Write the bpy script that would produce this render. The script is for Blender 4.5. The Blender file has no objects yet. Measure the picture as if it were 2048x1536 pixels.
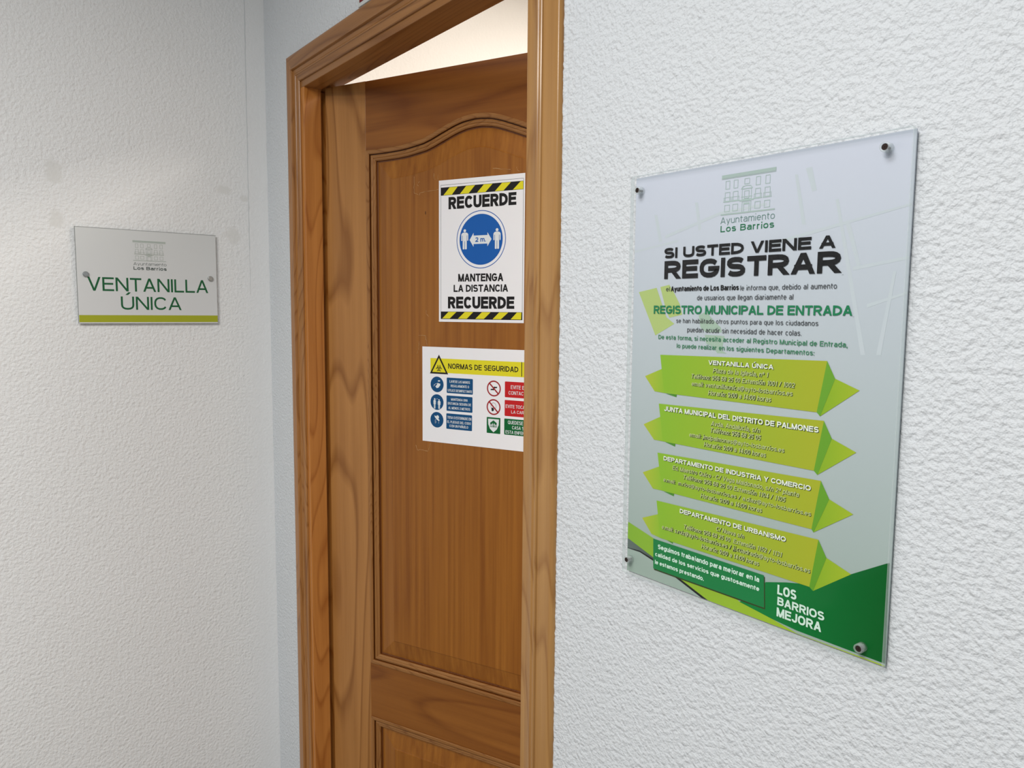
import bpy, bmesh, math, random
from math import sin, cos, pi, radians, sqrt
from mathutils import Vector, Matrix
from mathutils.geometry import tessellate_polygon

random.seed(7)
scene = bpy.context.scene
COL = scene.collection

# ------------------------------------------------------------------ camera
camd = bpy.data.cameras.new('camera')
camd.sensor_width = 36.0; camd.sensor_fit = 'HORIZONTAL'
camd.lens = 1493.72/2048*36.0
camd.clip_start = 0.01
cam = bpy.data.objects.new('camera', camd); COL.objects.link(cam)
cr = Vector((0.61505943, 0.7884319, 0.0087775)); cu = Vector((-0.08178302, 0.05271929, 0.99525485)); cf = Vector((-0.78422792, 0.61285873, -0.09690584))
m = Matrix((cr, cu, -cf)).transposed().to_4x4(); m.translation = (1.93428756, -0.708, 1.5116)
cam.matrix_world = m
scene.camera = cam

# ------------------------------------------------------------------ light and exposure
scene.view_settings.view_transform = 'Standard'
scene.view_settings.look = 'None'
scene.view_settings.gamma = 1.0
scene.view_settings.use_curve_mapping = False
scene.view_settings.exposure = 0.0
world = bpy.data.worlds.new('daylight'); scene.world = world; world.use_nodes = True
bg = world.node_tree.nodes['Background']
bg.inputs[0].default_value = (0.75, 0.88, 1.0, 1); bg.inputs[1].default_value = 0.52

def area(name, loc, target, sx, sy, power, color):
    l = bpy.data.lights.new(name, 'AREA'); l.shape = 'RECTANGLE'; l.size = sx; l.size_y = sy; l.energy = power; l.color = color
    o = bpy.data.objects.new(name, l); COL.objects.link(o); o.location = loc
    o.rotation_euler = (Vector(target)-Vector(loc)).to_track_quat('-Z', 'Y').to_euler()
    return o
area('hall_unseen_ceiling_light', (1.45, -1.15, 2.57), (1.45, -1.15, 0), 0.6, 0.6, 17, (0.96, 0.98, 1.0))
area('hall_unseen_ceiling_light', (1.85, -2.1, 2.57), (1.85, -2.1, 0), 0.6, 0.6, 54, (1.0, 0.96, 0.90))  # added warm lamp, out of view, placed to brighten the left wall
area('office_ceiling_panel_light', (1.3, 1.2, 2.56), (1.3, 1.2, 0), 1.2, 0.6, 74, (1.0, 0.93, 0.84))

# ------------------------------------------------------------------ measured layout (metres)
XI, XR, ZI = 0.2424, 1.0567, 2.020        # clear opening of the door frame
TH = 0.4065; LX, LY = 0.2464, 0.051       # door leaf: swing angle and front hinge-side corner
SX0, SX1, SZ0, SZ1 = 1.2798, 1.6173, 1.1762, 1.6782
SIGN_TEXT = [
 ["SI USTED VIENE A",[1.3301,1.577],[1.5458,1.5753],[1.3297,1.5894],"xb","black"],
 ["REGISTRAR",[1.331,1.5522],[1.5526,1.5512],[1.3302,1.5736],"xb","black"],
 [",",[1.5535,1.5498],[1.5554,1.5497],[1.5534,1.5519],"c","grey"],
 ["el",[1.3345,1.5372],[1.34,1.5371],[1.3343,1.5424],"r","grey"],
 ["Ayuntamiento de Los Barrios",[1.3419,1.5371],[1.437,1.5368],[1.3417,1.543],"b","black"],
 ["le informa que, debido al aumento",[1.439,1.5368],[1.5494,1.5361],[1.4387,1.5422],"r","grey"],
 ["de usuarios que llegan diariamente al",[1.3809,1.5266],[1.503,1.5258],[1.3807,1.5322],"r","grey"],
 ["REGISTRO MUNICIPAL DE ENTRADA",[1.316,1.5105],[1.5663,1.5099],[1.3156,1.5204],"b","green"],
 [",",[1.5666,1.5094],[1.5681,1.5094],[1.5665,1.5112],"c","grey"],
 ["se han habilitado otros puntos para que los ciudadanos",[1.3514,1.5],[1.5318,1.4994],[1.3512,1.5052],"r","grey"],
 ["puedan acudir sin necesidad de hacer colas.",[1.3682,1.489],[1.5141,1.4895],[1.3679,1.4946],"r","grey"],
 ["De esta forma, si necesita acceder al Registro Municipal de Entrada,",[1.3246,1.4798],[1.5632,1.4792],[1.3244,1.4851],"sb","greent"],
 ["lo puede realizar en los siguientes Departamentos:",[1.3533,1.4696],[1.5291,1.4704],[1.3531,1.4748],"sb","greent"],
 ["VENTANILLA ÚNICA",[1.4002,1.4529],[1.4837,1.4527],[1.4,1.458],"head","white"],
 ["Plaza de la Iglesia, nº 1",[1.4066,1.4438],[1.4775,1.4441],[1.4064,1.4491],"body","w2"],
 ["Teléfono: 956 68 25 00 Extensión 1001 / 1002",[1.3759,1.4354],[1.5087,1.4353],[1.3756,1.4407],"body","w2"],
 ["email: ventanillaunica@ayto-losbarrios.es",[1.3768,1.4265],[1.5069,1.4269],[1.3766,1.4316],"body","w2"],
 ["Horario: 9:00 a 14:00 horas",[1.4011,1.4176],[1.4822,1.4182],[1.4009,1.4232],"body","w2"],
 ["JUNTA MUNICIPAL DEL DISTRITO DE PALMONES",[1.3371,1.3927],[1.5378,1.3921],[1.3369,1.3985],"head","white"],
 ["Avda. Andalucía, s/n",[1.4064,1.3826],[1.4703,1.3836],[1.4062,1.3881],"body","w2"],
 ["Teléfono: 956 68 25 05",[1.4056,1.3749],[1.4715,1.3755],[1.4054,1.3804],"body","w2"],
 ["email: jmdpalmones@ayto-losbarrios.es",[1.3759,1.3662],[1.5004,1.3661],[1.3757,1.3713],"body","w2"],
 ["Horario: 9:00 a 14:00 horas",[1.3976,1.3573],[1.4788,1.3579],[1.3974,1.3627],"body","w2"],
 ["DEPARTAMENTO DE INDUSTRIA Y COMERCIO",[1.3383,1.332],[1.5324,1.331],[1.3381,1.3374],"head","white"],
 ["Ed. Maestro Quico • C/ Vega Maldonado, s/n 2ª planta",[1.3525,1.3225],[1.5193,1.3222],[1.3523,1.3278],"body","w2"],
 ["Teléfono: 956 68 25 00 Extensión 1104 / 1105",[1.3689,1.3142],[1.5041,1.3137],[1.3687,1.3194],"body","w2"],
 ["e.mail:  m.rios@ayto-losbarrios.es / a.diaz@ayto-losbarrios.es",[1.3387,1.3058],[1.5337,1.3048],[1.3385,1.3105],"body","w2"],
 ["Horario: 9:00 a 14:00 horas",[1.3954,1.2965],[1.4768,1.2967],[1.3952,1.3018],"body","w2"],
 ["DEPARTAMENTO DE URBANISMO",[1.3657,1.2719],[1.5071,1.2712],[1.3655,1.2773],"head","white"],
 ["C/ Nueva s/n",[1.4187,1.2622],[1.4559,1.2628],[1.4185,1.2673],"body","w2"],
 ["Teléfono: 956 68 25 00  Extensión 1152 / 1131",[1.372,1.2541],[1.5028,1.2538],[1.3717,1.2594],"body","w2"],
 ["e.mail: s.ruiz@ayto-losbarrios.es / jj.cuadrado@ayto-losbarrios.es",[1.3385,1.2461],[1.5358,1.2454],[1.3384,1.2513],"body","w2"],
 ["Horario: 9:00 a 14:00 horas",[1.399,1.2366],[1.476,1.237],[1.3988,1.242],"body","w2"],
 ["Seguimos trabajando para mejorar en la",[1.3332,1.219],[1.4775,1.2186],[1.3329,1.2248],"b","pale"],
 ["calidad de los servicios que gustosamente",[1.3292,1.2086],[1.478,1.2088],[1.3291,1.2137],"b","pale"],
 ["le estamos prestando.",[1.3291,1.1982],[1.404,1.1987],[1.3289,1.2034],"b","pale"],
 ["LOS",[1.4999,1.2124],[1.5222,1.213],[1.4994,1.2229],"b","pale"],
 ["BARRIOS",[1.5005,1.2007],[1.5538,1.2011],[1.5,1.2098],"b","pale"],
 ["MEJORA",[1.5002,1.1876],[1.5512,1.1889],[1.4997,1.1975],"b","pale"]]
BANNERS = [{"body":[[1.328,1.4604],[1.5431,1.4652],[1.5346,1.4128],[1.3359,1.4142]],"tail":[[1.3044,1.4325],[1.3311,1.4433],[1.3359,1.4142],[1.3206,1.4149]],"under":[[1.3384,1.4136],[1.3553,1.4141],[1.3548,1.4109]],"fold":[[1.5431,1.4652],[1.5523,1.4482],[1.5384,1.4092],[1.5346,1.4128]],"tip":[[1.5523,1.4482],[1.5773,1.4387],[1.5384,1.4092]]},{"body":[[1.3279,1.4004],[1.5428,1.4051],[1.5346,1.3529],[1.336,1.3546]],"tail":[[1.3041,1.3718],[1.3322,1.3851],[1.336,1.3546],[1.3216,1.3547]],"under":[[1.3396,1.3543],[1.3553,1.3553],[1.3551,1.3509]],"fold":[[1.5428,1.4051],[1.552,1.3883],[1.5386,1.3493],[1.5346,1.3529]],"tip":[[1.552,1.3883],[1.5774,1.3783],[1.5386,1.3493]]},{"body":[[1.3279,1.3394],[1.5428,1.3439],[1.5351,1.2921],[1.3366,1.2933]],"tail":[[1.3047,1.3105],[1.3317,1.3227],[1.3366,1.2933],[1.3221,1.293]],"under":[[1.3393,1.2927],[1.3558,1.2936],[1.3554,1.2899]],"fold":[[1.5428,1.3439],[1.5525,1.3269],[1.5374,1.2893],[1.5351,1.2921]],"tip":[[1.5525,1.3269],[1.5777,1.3171],[1.5374,1.2893]]},{"body":[[1.3286,1.2792],[1.5432,1.2831],[1.5358,1.2314],[1.3362,1.2333]],"tail":[[1.3058,1.252],[1.3321,1.2626],[1.3362,1.2333],[1.3218,1.235]],"under":[[1.342,1.2344],[1.3559,1.2338],[1.356,1.2309]],"fold":[[1.5432,1.2831],[1.5527,1.2666],[1.5401,1.2283],[1.5358,1.2314]],"tip":[[1.5527,1.2666],[1.5788,1.2571],[1.5401,1.2283]]}]
S_GREEN = [
 [1.4852,1.2213],
 [1.5096,1.2282],
 [1.5246,1.2315],
 [1.5345,1.2329],
 [1.5784,1.257],
 [1.6115,1.2769],
 [1.6149,1.2785],
 [1.6201,1.1755],
 [1.6137,1.1781],
 [1.524,1.1773],
 [1.4942,1.1831],
 [1.4532,1.1888],
 [1.475,1.2066]]
S_LIME = [
 [1.2744,1.2413],
 [1.3251,1.2301],
 [1.4163,1.2129],
 [1.4532,1.1888],
 [1.4942,1.1831],
 [1.524,1.1773],
 [1.6158,1.1781],
 [1.6159,1.176],
 [1.5242,1.1739],
 [1.4106,1.176],
 [1.3666,1.1913],
 [1.326,1.2055],
 [1.2751,1.2196]]
S_DARK = [
 [1.2751,1.2196],
 [1.326,1.2055],
 [1.3666,1.1913],
 [1.4106,1.176],
 [1.4011,1.1761],
 [1.3701,1.1872],
 [1.3351,1.1989],
 [1.3031,1.2064],
 [1.2755,1.2063]]
S_BOX = [[1.3251,1.2298],[1.4827,1.2282],[1.4848,1.1923],[1.3265,1.1918]]
S_MAPG = [[[1.2903,1.5368],[1.319,1.5416],[1.3356,1.5062],[1.3481,1.4984],[1.3191,1.4837]],[[1.3248,1.5425],[1.3389,1.5448],[1.3467,1.5346],[1.3555,1.5216],[1.3596,1.5094],[1.3404,1.5056],[1.3354,1.5128]]]
S_LAMP = [[[1.3836,1.5089],[1.3938,1.5132],[1.4008,1.507],[1.4095,1.4995],[1.4147,1.4955],[1.4165,1.4901],[1.3948,1.4895],[1.3868,1.4949]],[[1.3932,1.4867],[1.42,1.4861],[1.4187,1.4779],[1.4174,1.4696],[1.4241,1.4665],[1.4109,1.4665],[1.4056,1.4732],[1.3953,1.4769]]]
S_ROADS = [
 [[1.2751,1.5885],[1.3496,1.597],[1.3497,1.5948],[1.2752,1.5856]],
 [[1.3123,1.6294],[1.3172,1.629],[1.3257,1.5967],[1.3209,1.5961]],
 [[1.3731,1.6378],[1.3775,1.6374],[1.3832,1.607],[1.3793,1.6055]],
 [[1.3303,1.6038],[1.4082,1.6238],[1.4672,1.6278],[1.4673,1.6254],[1.4083,1.6204],[1.3305,1.6001]],
 [[1.5102,1.657],[1.5169,1.6576],[1.5231,1.634],[1.5182,1.6331]],
 [[1.4692,1.5855],[1.6158,1.6119],[1.6159,1.6098],[1.4694,1.5814]],
 [[1.5432,1.6227],[1.5464,1.6231],[1.5808,1.4731],[1.5763,1.4729]],
 [[1.4984,1.6525],[1.5019,1.652],[1.513,1.6013],[1.5087,1.6016]],
 [[1.564,1.5571],[1.6186,1.5647],[1.6181,1.5619],[1.5642,1.5534]],
 [[1.5539,1.6008],[1.5585,1.6019],[1.5716,1.5583],[1.5678,1.5577]],
 [[1.5796,1.5214],[1.6164,1.5325],[1.6165,1.5304],[1.5798,1.5177]],
 [[1.5912,1.4736],[1.5956,1.4739],[1.6055,1.5512],[1.6027,1.5513]]]
S_LOGO = [[1.4096,1.6637],[1.4772,1.6628],[1.4765,1.6192],[1.409,1.6199]]
S_LOGOT = [["Ayuntamiento",[1.4094,1.6107],[1.4773,1.61],[1.4091,1.6178]],["Los Barrios",[1.4098,1.6015],[1.477,1.6009],[1.4095,1.6085]]]
S_SCREW = [[1.2918,1.6604],[1.5929,1.6633],[1.2888,1.1942],[1.5944,1.1893]]
P_LOGO = [[-0.3233,1.6679],[-0.2519,1.6688],[-0.2517,1.6209],[-0.3233,1.6206]]
P_TEXT = [["Ayuntamiento",[-0.3231,1.6105],[-0.2516,1.6111],[-0.3229,1.6175]],["Los Barrios",[-0.3232,1.6],[-0.2514,1.6005],[-0.3229,1.6076]],["VENTANILLA",[-0.419,1.5494],[-0.1575,1.5499],[-0.4177,1.5806]],["ÚNICA",[-0.3526,1.5071],[-0.2208,1.5076],[-0.3515,1.5376]]]
P_BAR = [[-0.4388,1.4947],[-0.1372,1.4948],[-0.1361,1.4771],[-0.4383,1.4789]]
P_SCREW = [[-0.4219,1.5863],[-0.1515,1.585]]
P_C = [[-0.4393,1.6892],[-0.1366,1.6917],[-0.1357,1.4763],[-0.4384,1.4756]]
D_RE = {"c":[[0.3195,1.7921],[0.5298,1.7888],[0.5273,1.4862],[0.3172,1.4887]],"border":[[0.324,1.7817],[0.5265,1.7789],[0.5232,1.492],[0.3223,1.4955]],"top":[[0.324,1.7773],[0.5266,1.7732],[0.5268,1.7567],[0.324,1.76]],"ty":[[[0.346,1.7765],[0.3662,1.776],[0.3518,1.7592],[0.3299,1.7596]],[[0.3877,1.7757],[0.4097,1.7753],[0.394,1.7587],[0.372,1.759]],[[0.4312,1.7749],[0.4524,1.7745],[0.4354,1.7583],[0.4146,1.7585]],[[0.4749,1.774],[0.4958,1.7739],[0.4785,1.7577],[0.4579,1.758]],[[0.5182,1.7732],[0.5266,1.773],[0.5268,1.7574],[0.5004,1.7581]]],"bot":[[0.3223,1.5116],[0.523,1.5079],[0.5224,1.4927],[0.3223,1.4955]],"by":[[[0.3432,1.511],[0.3638,1.5104],[0.3462,1.4952],[0.3268,1.4955]],[[0.3851,1.5101],[0.4064,1.5096],[0.3901,1.4946],[0.3677,1.4953]],[[0.428,1.509],[0.4495,1.5087],[0.4328,1.4939],[0.4116,1.4946]],[[0.4703,1.5084],[0.4921,1.5081],[0.4745,1.4932],[0.4544,1.4939]],[[0.5124,1.5081],[0.523,1.5079],[0.5224,1.4934],[0.4977,1.4933]]],"circ":[[0.4254,1.6617],[0.4251,1.7222],[0.4251,1.7147],[0.3641,1.664],[0.4845,1.6595]],"man1":[[0.3846,1.6848],[0.3847,1.6422],[0.3757,1.6641],[0.3932,1.6634]],"man2":[[0.4634,1.6836],[0.4638,1.6408],[0.4551,1.6634],[0.4723,1.6627]],"arrow":[[0.3966,1.6621],[0.4504,1.6608],[0.4065,1.6767],[0.4066,1.6474],[0.4065,1.6705],[0.4066,1.6529]]}
D_RET = [["RECUERDE",[0.3431,1.73],[0.5087,1.7267],[0.3431,1.7557]],["MANTENGA",[0.3681,1.5749],[0.4793,1.5732],[0.3681,1.5914]],["LA DISTANCIA",[0.3564,1.553],[0.4909,1.5512],[0.3564,1.5682]],["RECUERDE",[0.3417,1.5179],[0.5061,1.5153],[0.3417,1.5433]],["2 m.",[0.4108,1.657],[0.4366,1.6566],[0.4108,1.6665]]]
D_NO = {"c":[[0.273,1.4322],[0.5297,1.4308],[0.5303,1.2187],[0.2735,1.2198]],"band":[[0.2951,1.4069],[0.5296,1.4066],[0.5299,1.3767],[0.295,1.3738]],"tri":[[0.3179,1.4151],[0.3423,1.3721],[0.2936,1.3727]],"line":[[0.5242,1.4069],[0.5259,1.407],[0.5258,1.3768],[0.5241,1.3767]],"blues":[[[0.313,1.3662],[0.3129,1.3314],[0.2959,1.3477],[0.3298,1.3496]],[[0.3127,1.3267],[0.3126,1.2917],[0.2958,1.3083],[0.3293,1.3105]],[[0.3124,1.2871],[0.3124,1.2521],[0.2958,1.2682],[0.3288,1.2708]]],"rects":[[[0.3388,1.3656],[0.4062,1.3652],[0.4059,1.3312],[0.3382,1.3315]],[[0.3382,1.3257],[0.4055,1.3261],[0.405,1.2921],[0.3377,1.2915]],[[0.3377,1.2856],[0.4045,1.2867],[0.404,1.252],[0.3372,1.2512]]],"reds":[[[0.4583,1.365],[0.4586,1.3309],[0.4416,1.3472],[0.4752,1.3491]],[[0.458,1.3252],[0.4582,1.2911],[0.4409,1.3071],[0.4751,1.3095]]],"sq":[[0.4415,1.2857],[0.4751,1.286],[0.4747,1.2514],[0.4411,1.2514]],"rr":[[[0.4857,1.365],[0.5301,1.3642],[0.5294,1.3307],[0.4847,1.3316]],[[0.4854,1.3251],[0.5305,1.3257],[0.5299,1.2915],[0.4847,1.2912]],[[0.4847,1.2856],[0.531,1.286],[0.5303,1.2517],[0.484,1.2513]]]}
D_NOT = [
 ["NORMAS DE SEGURIDAD",[0.3423,1.3851],[0.517,1.3852],[0.3423,1.3967]],
 ["LAVESE LAS MANOS",[0.3462,1.3543],[0.3987,1.3549],[0.3462,1.3598]],
 ["REGULARMENTE O",[0.3492,1.3448],[0.3965,1.345],[0.3492,1.3502]],
 ["UTILICE DESINFECTANTE",[0.3416,1.3347],[0.4041,1.3349],[0.3416,1.3401]],
 ["MANTENGA UNA",[0.35,1.3148],[0.393,1.3157],[0.35,1.3202]],
 ["DISTANCIA SEGURA DE",[0.3416,1.3054],[0.4016,1.3065],[0.3416,1.3109]],
 ["AL MENOS 2 METROS",[0.343,1.2958],[0.3994,1.2963],[0.343,1.3012]],
 ["TOSA O ESTORNUDE EN",[0.3405,1.2741],[0.4024,1.275],[0.3405,1.28]],
 ["EL PLIEGUE DEL CODO",[0.34,1.2642],[0.4013,1.2657],[0.34,1.2697]],
 ["O EN UN PAÑUELO",[0.3459,1.2557],[0.3946,1.2566],[0.3458,1.2612]],
 ["EVITE EL",[0.4996,1.3496],[0.5368,1.3492],[0.4995,1.3574]],
 ["CONTACTO",[0.4944,1.3376],[0.5417,1.337],[0.4944,1.3452]],
 ["EVITE TOCAR",[0.4877,1.3083],[0.5385,1.3093],[0.4876,1.3154]],
 ["LA CARA",[0.5011,1.2977],[0.5374,1.2978],[0.5011,1.3042]],
 ["QUEDESE EN",[0.4933,1.2747],[0.5425,1.2749],[0.4933,1.2821]],
 ["CASA SI",[0.5034,1.2642],[0.5333,1.2645],[0.5033,1.2713]],
 ["ESTA ENFERMO",[0.4878,1.2539],[0.5442,1.2544],[0.4877,1.2607]]]
D_ARCH_O = [
 [0.1137,1.874],
 [0.1661,1.8722],
 [0.2258,1.8751],
 [0.2606,1.8793],
 [0.2834,1.8847],
 [0.3254,1.9006],
 [0.3663,1.9145],
 [0.4061,1.9198],
 [0.4451,1.9175],
 [0.4831,1.9071],
 [0.5204,1.892],
 [0.5303,1.8877]]
D_ARCH_I = [
 [0.1475,1.8484],
 [0.196,1.847],
 [0.2402,1.8495],
 [0.2834,1.8593],
 [0.3254,1.8744],
 [0.3663,1.8881],
 [0.4063,1.8937],
 [0.4529,1.8919],
 [0.4959,1.8798],
 [0.5305,1.8657]]
D_ARCH_F = [
 [0.1911,1.8024],
 [0.2832,1.8161],
 [0.3337,1.8401],
 [0.3799,1.8503],
 [0.4196,1.8509],
 [0.4711,1.8428],
 [0.5311,1.8203]]
D_BOT = {"o":[[0.1234,0.6615],[0.5305,0.6575]],"i":[[0.1506,0.692],[0.5302,0.6857]],"f":[[0.1883,0.7298],[0.5297,0.7286]],"lo":[[0.1172,0.5254],[0.532,0.5237]],"li":[[0.1487,0.5118],[0.4041,0.5132]],"stile":[[0.1115,0.7933],[0.1072,0.4563]]}
D_SIDE = {"o":[[0.1138,1.8739],[0.1234,0.6604]],"i":[[0.1481,1.8487],[0.1504,0.692]],"f":[[0.1915,1.8013],[0.1882,0.7306]],"mo":[[0.1212,1.5347],[0.1234,1.3605]],"mi":[[0.1519,1.5347],[0.1507,1.3619]]}
TAPE = [
 [[0.2623,1.4564],[0.2815,1.4564],[0.2862,1.4335]],
 [[0.2635,1.4427],[0.2639,1.4289],[0.2578,1.415]],
 [[0.2539,1.2069],[0.2593,1.1949],[0.2666,1.198],[0.2879,1.1957],[0.2947,1.2158]],
 [[0.2838,1.5153],[0.2828,1.5053],[0.2905,1.4983]],
 [[0.2625,1.4562],[0.2811,1.4566],[0.2817,1.4463]],
 [[0.2516,1.8048],[0.252,1.7696],[0.2659,1.7634],[0.2673,1.7686],[0.317,1.7725]],
 [[0.2674,1.7932],[0.2596,1.7869],[0.2636,1.7831]],
 [[0.3044,1.8075],[0.3053,1.795],[0.3148,1.7927],[0.3156,1.8044]],
 [[0.5078,1.8047],[0.5104,1.7966],[0.5154,1.7951]],
 [[0.4523,1.8056],[0.4942,1.8001]]]
KNOT = [[0.2824,1.7243]]
STAINS = [[-0.4721,1.8102],[-0.4701,1.705],[-0.0919,1.6962],[-0.1133,1.8048],[-0.1671,1.7932]]
CRACK = [[-0.0474,2.213],[-0.0483,2.0325],[-0.0496,1.7866],[-0.0521,1.5345]]
RED = [0.5332480384934182,0.5267766085513408,2.113706512144492]

# ------------------------------------------------------------------ helpers
def srgb(r, g, b):
    f = lambda c: (c/255/12.92) if c/255 <= 0.04045 else ((c/255+0.055)/1.055)**2.4
    return (f(r), f(g), f(b), 1)

def tag(o, label=None, cat=None, group=None, kind=None):
    if label: o['label'] = label
    if cat: o['category'] = cat
    if group: o['group'] = group
    if kind: o['kind'] = kind
    return o

def empty(name, loc=(0, 0, 0), rz=0, parent=None):
    o = bpy.data.objects.new(name, None); COL.objects.link(o); o.location = loc; o.rotation_euler = (0, 0, rz)
    o.empty_display_size = 0.05
    if parent: o.parent = parent
    return o

def obj(name, bm, mat, parent=None, smooth=False):
    me = bpy.data.meshes.new(name); bm.normal_update(); bm.to_mesh(me); bm.free()
    mats = mat if isinstance(mat, (list, tuple)) else [mat]
    for mm in mats: me.materials.append(mm)
    if smooth:
        for p in me.polygons: p.use_smooth = True
    o = bpy.data.objects.new(name, me); COL.objects.link(o)
    if parent: o.parent = parent
    return o

def box(bm, x0, x1, y0, y1, z0, z1, bev=0, mi=0):
    r = bmesh.ops.create_cube(bm, size=1)
    vs = r['verts']
    for v in vs:
        v.co = Vector((x0+(v.co.x+.5)*(x1-x0), y0+(v.co.y+.5)*(y1-y0), z0+(v.co.z+.5)*(z1-z0)))
    fs = {f for v in vs for f in v.link_faces}
    for f in fs: f.material_index = mi
    if bev:
        es = list({e for v in vs for e in v.link_edges})
        bmesh.ops.bevel(bm, geom=es, offset=bev, segments=2, profile=.5, affect='EDGES')

def prism(bm, pts, ya, yb):
    """polygon in (x,z) extruded from y=ya to y=yb"""
    n = len(pts)
    a = [bm.verts.new((p[0], ya, p[1])) for p in pts]; b = [bm.verts.new((p[0], yb, p[1])) for p in pts]
    for t in tessellate_polygon([[Vector((p[0], p[1], 0)) for p in pts]]):
        bm.faces.new([a[i] for i in t]); bm.faces.new([b[i] for i in reversed(t)])
    for i in range(n):
        j = (i+1) % n
        bm.faces.new((a[i], b[i], b[j], a[j]))
    bmesh.ops.recalc_face_normals(bm, faces=bm.faces)

_jit = [0]
def flat(bm, pts, d):
    """printed shape: polygon in (x,z), facing -y, d metres in front of the local zero plane"""
    _jit[0] += 1; d = d+(_jit[0] % 8)*5e-6          # keep overlapping strokes from lying in exactly one plane
    vs = [bm.verts.new((p[0], -d, p[1])) for p in pts]
    for t in tessellate_polygon([[Vector((p[0], p[1], 0)) for p in pts]]):
        try:
            f = bm.faces.new([vs[i] for i in t]); f.normal_update()
            if f.normal.y > 0: f.normal_flip()
        except ValueError: pass

def ell(cx, cz, rx, rz, n=40, a0=0, a1=2*pi, close=False):
    k = n if not close else n+1
    return [(cx+rx*cos(a0+(a1-a0)*i/n), cz+rz*sin(a0+(a1-a0)*i/n)) for i in range(k)]

def ring(bm, cx, cz, rx, rz, w, d, n=48, a0=0, a1=2*pi):
    full = abs(a1-a0-2*pi) < 1e-6
    o = [(cx+rx*cos(a0+(a1-a0)*i/n), cz+rz*sin(a0+(a1-a0)*i/n)) for i in range(n+1)]
    q = [(cx+(rx-w)*cos(a0+(a1-a0)*i/n), cz+(rz-w)*sin(a0+(a1-a0)*i/n)) for i in range(n+1)]
    for i in range(n): flat(bm, [o[i], o[i+1], q[i+1], q[i]], d)

def stroke(bm, pts, w, d):
    for a, b in zip(pts, pts[1:]):
        dx, dz = b[0]-a[0], b[1]-a[1]; L = sqrt(dx*dx+dz*dz) or 1e-6
        nx, nz = -dz/L*w/2, dx/L*w/2; ex, ez = dx/L*w/2, dz/L*w/2
        flat(bm, [(a[0]+nx-ex, a[1]+nz-ez), (b[0]+nx+ex, b[1]+nz+ez), (b[0]-nx+ex, b[1]-nz+ez), (a[0]-nx-ex, a[1]-nz-ez)], d)

def rrect(x0, x1, z0, z1, r, n=5):
    p = []
    for cx, cz, a in ((x1-r, z1-r, 0), (x0+r, z1-r, pi/2), (x0+r, z0+r, pi), (x1-r, z0+r, 3*pi/2)):
        p += [(cx+r*cos(a+pi/2*i/n), cz+r*sin(a+pi/2*i/n)) for i in range(n+1)]
    return p

def shift(pts, ox, oz): return [(p[0]-ox, p[1]-oz) for p in pts]

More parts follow.
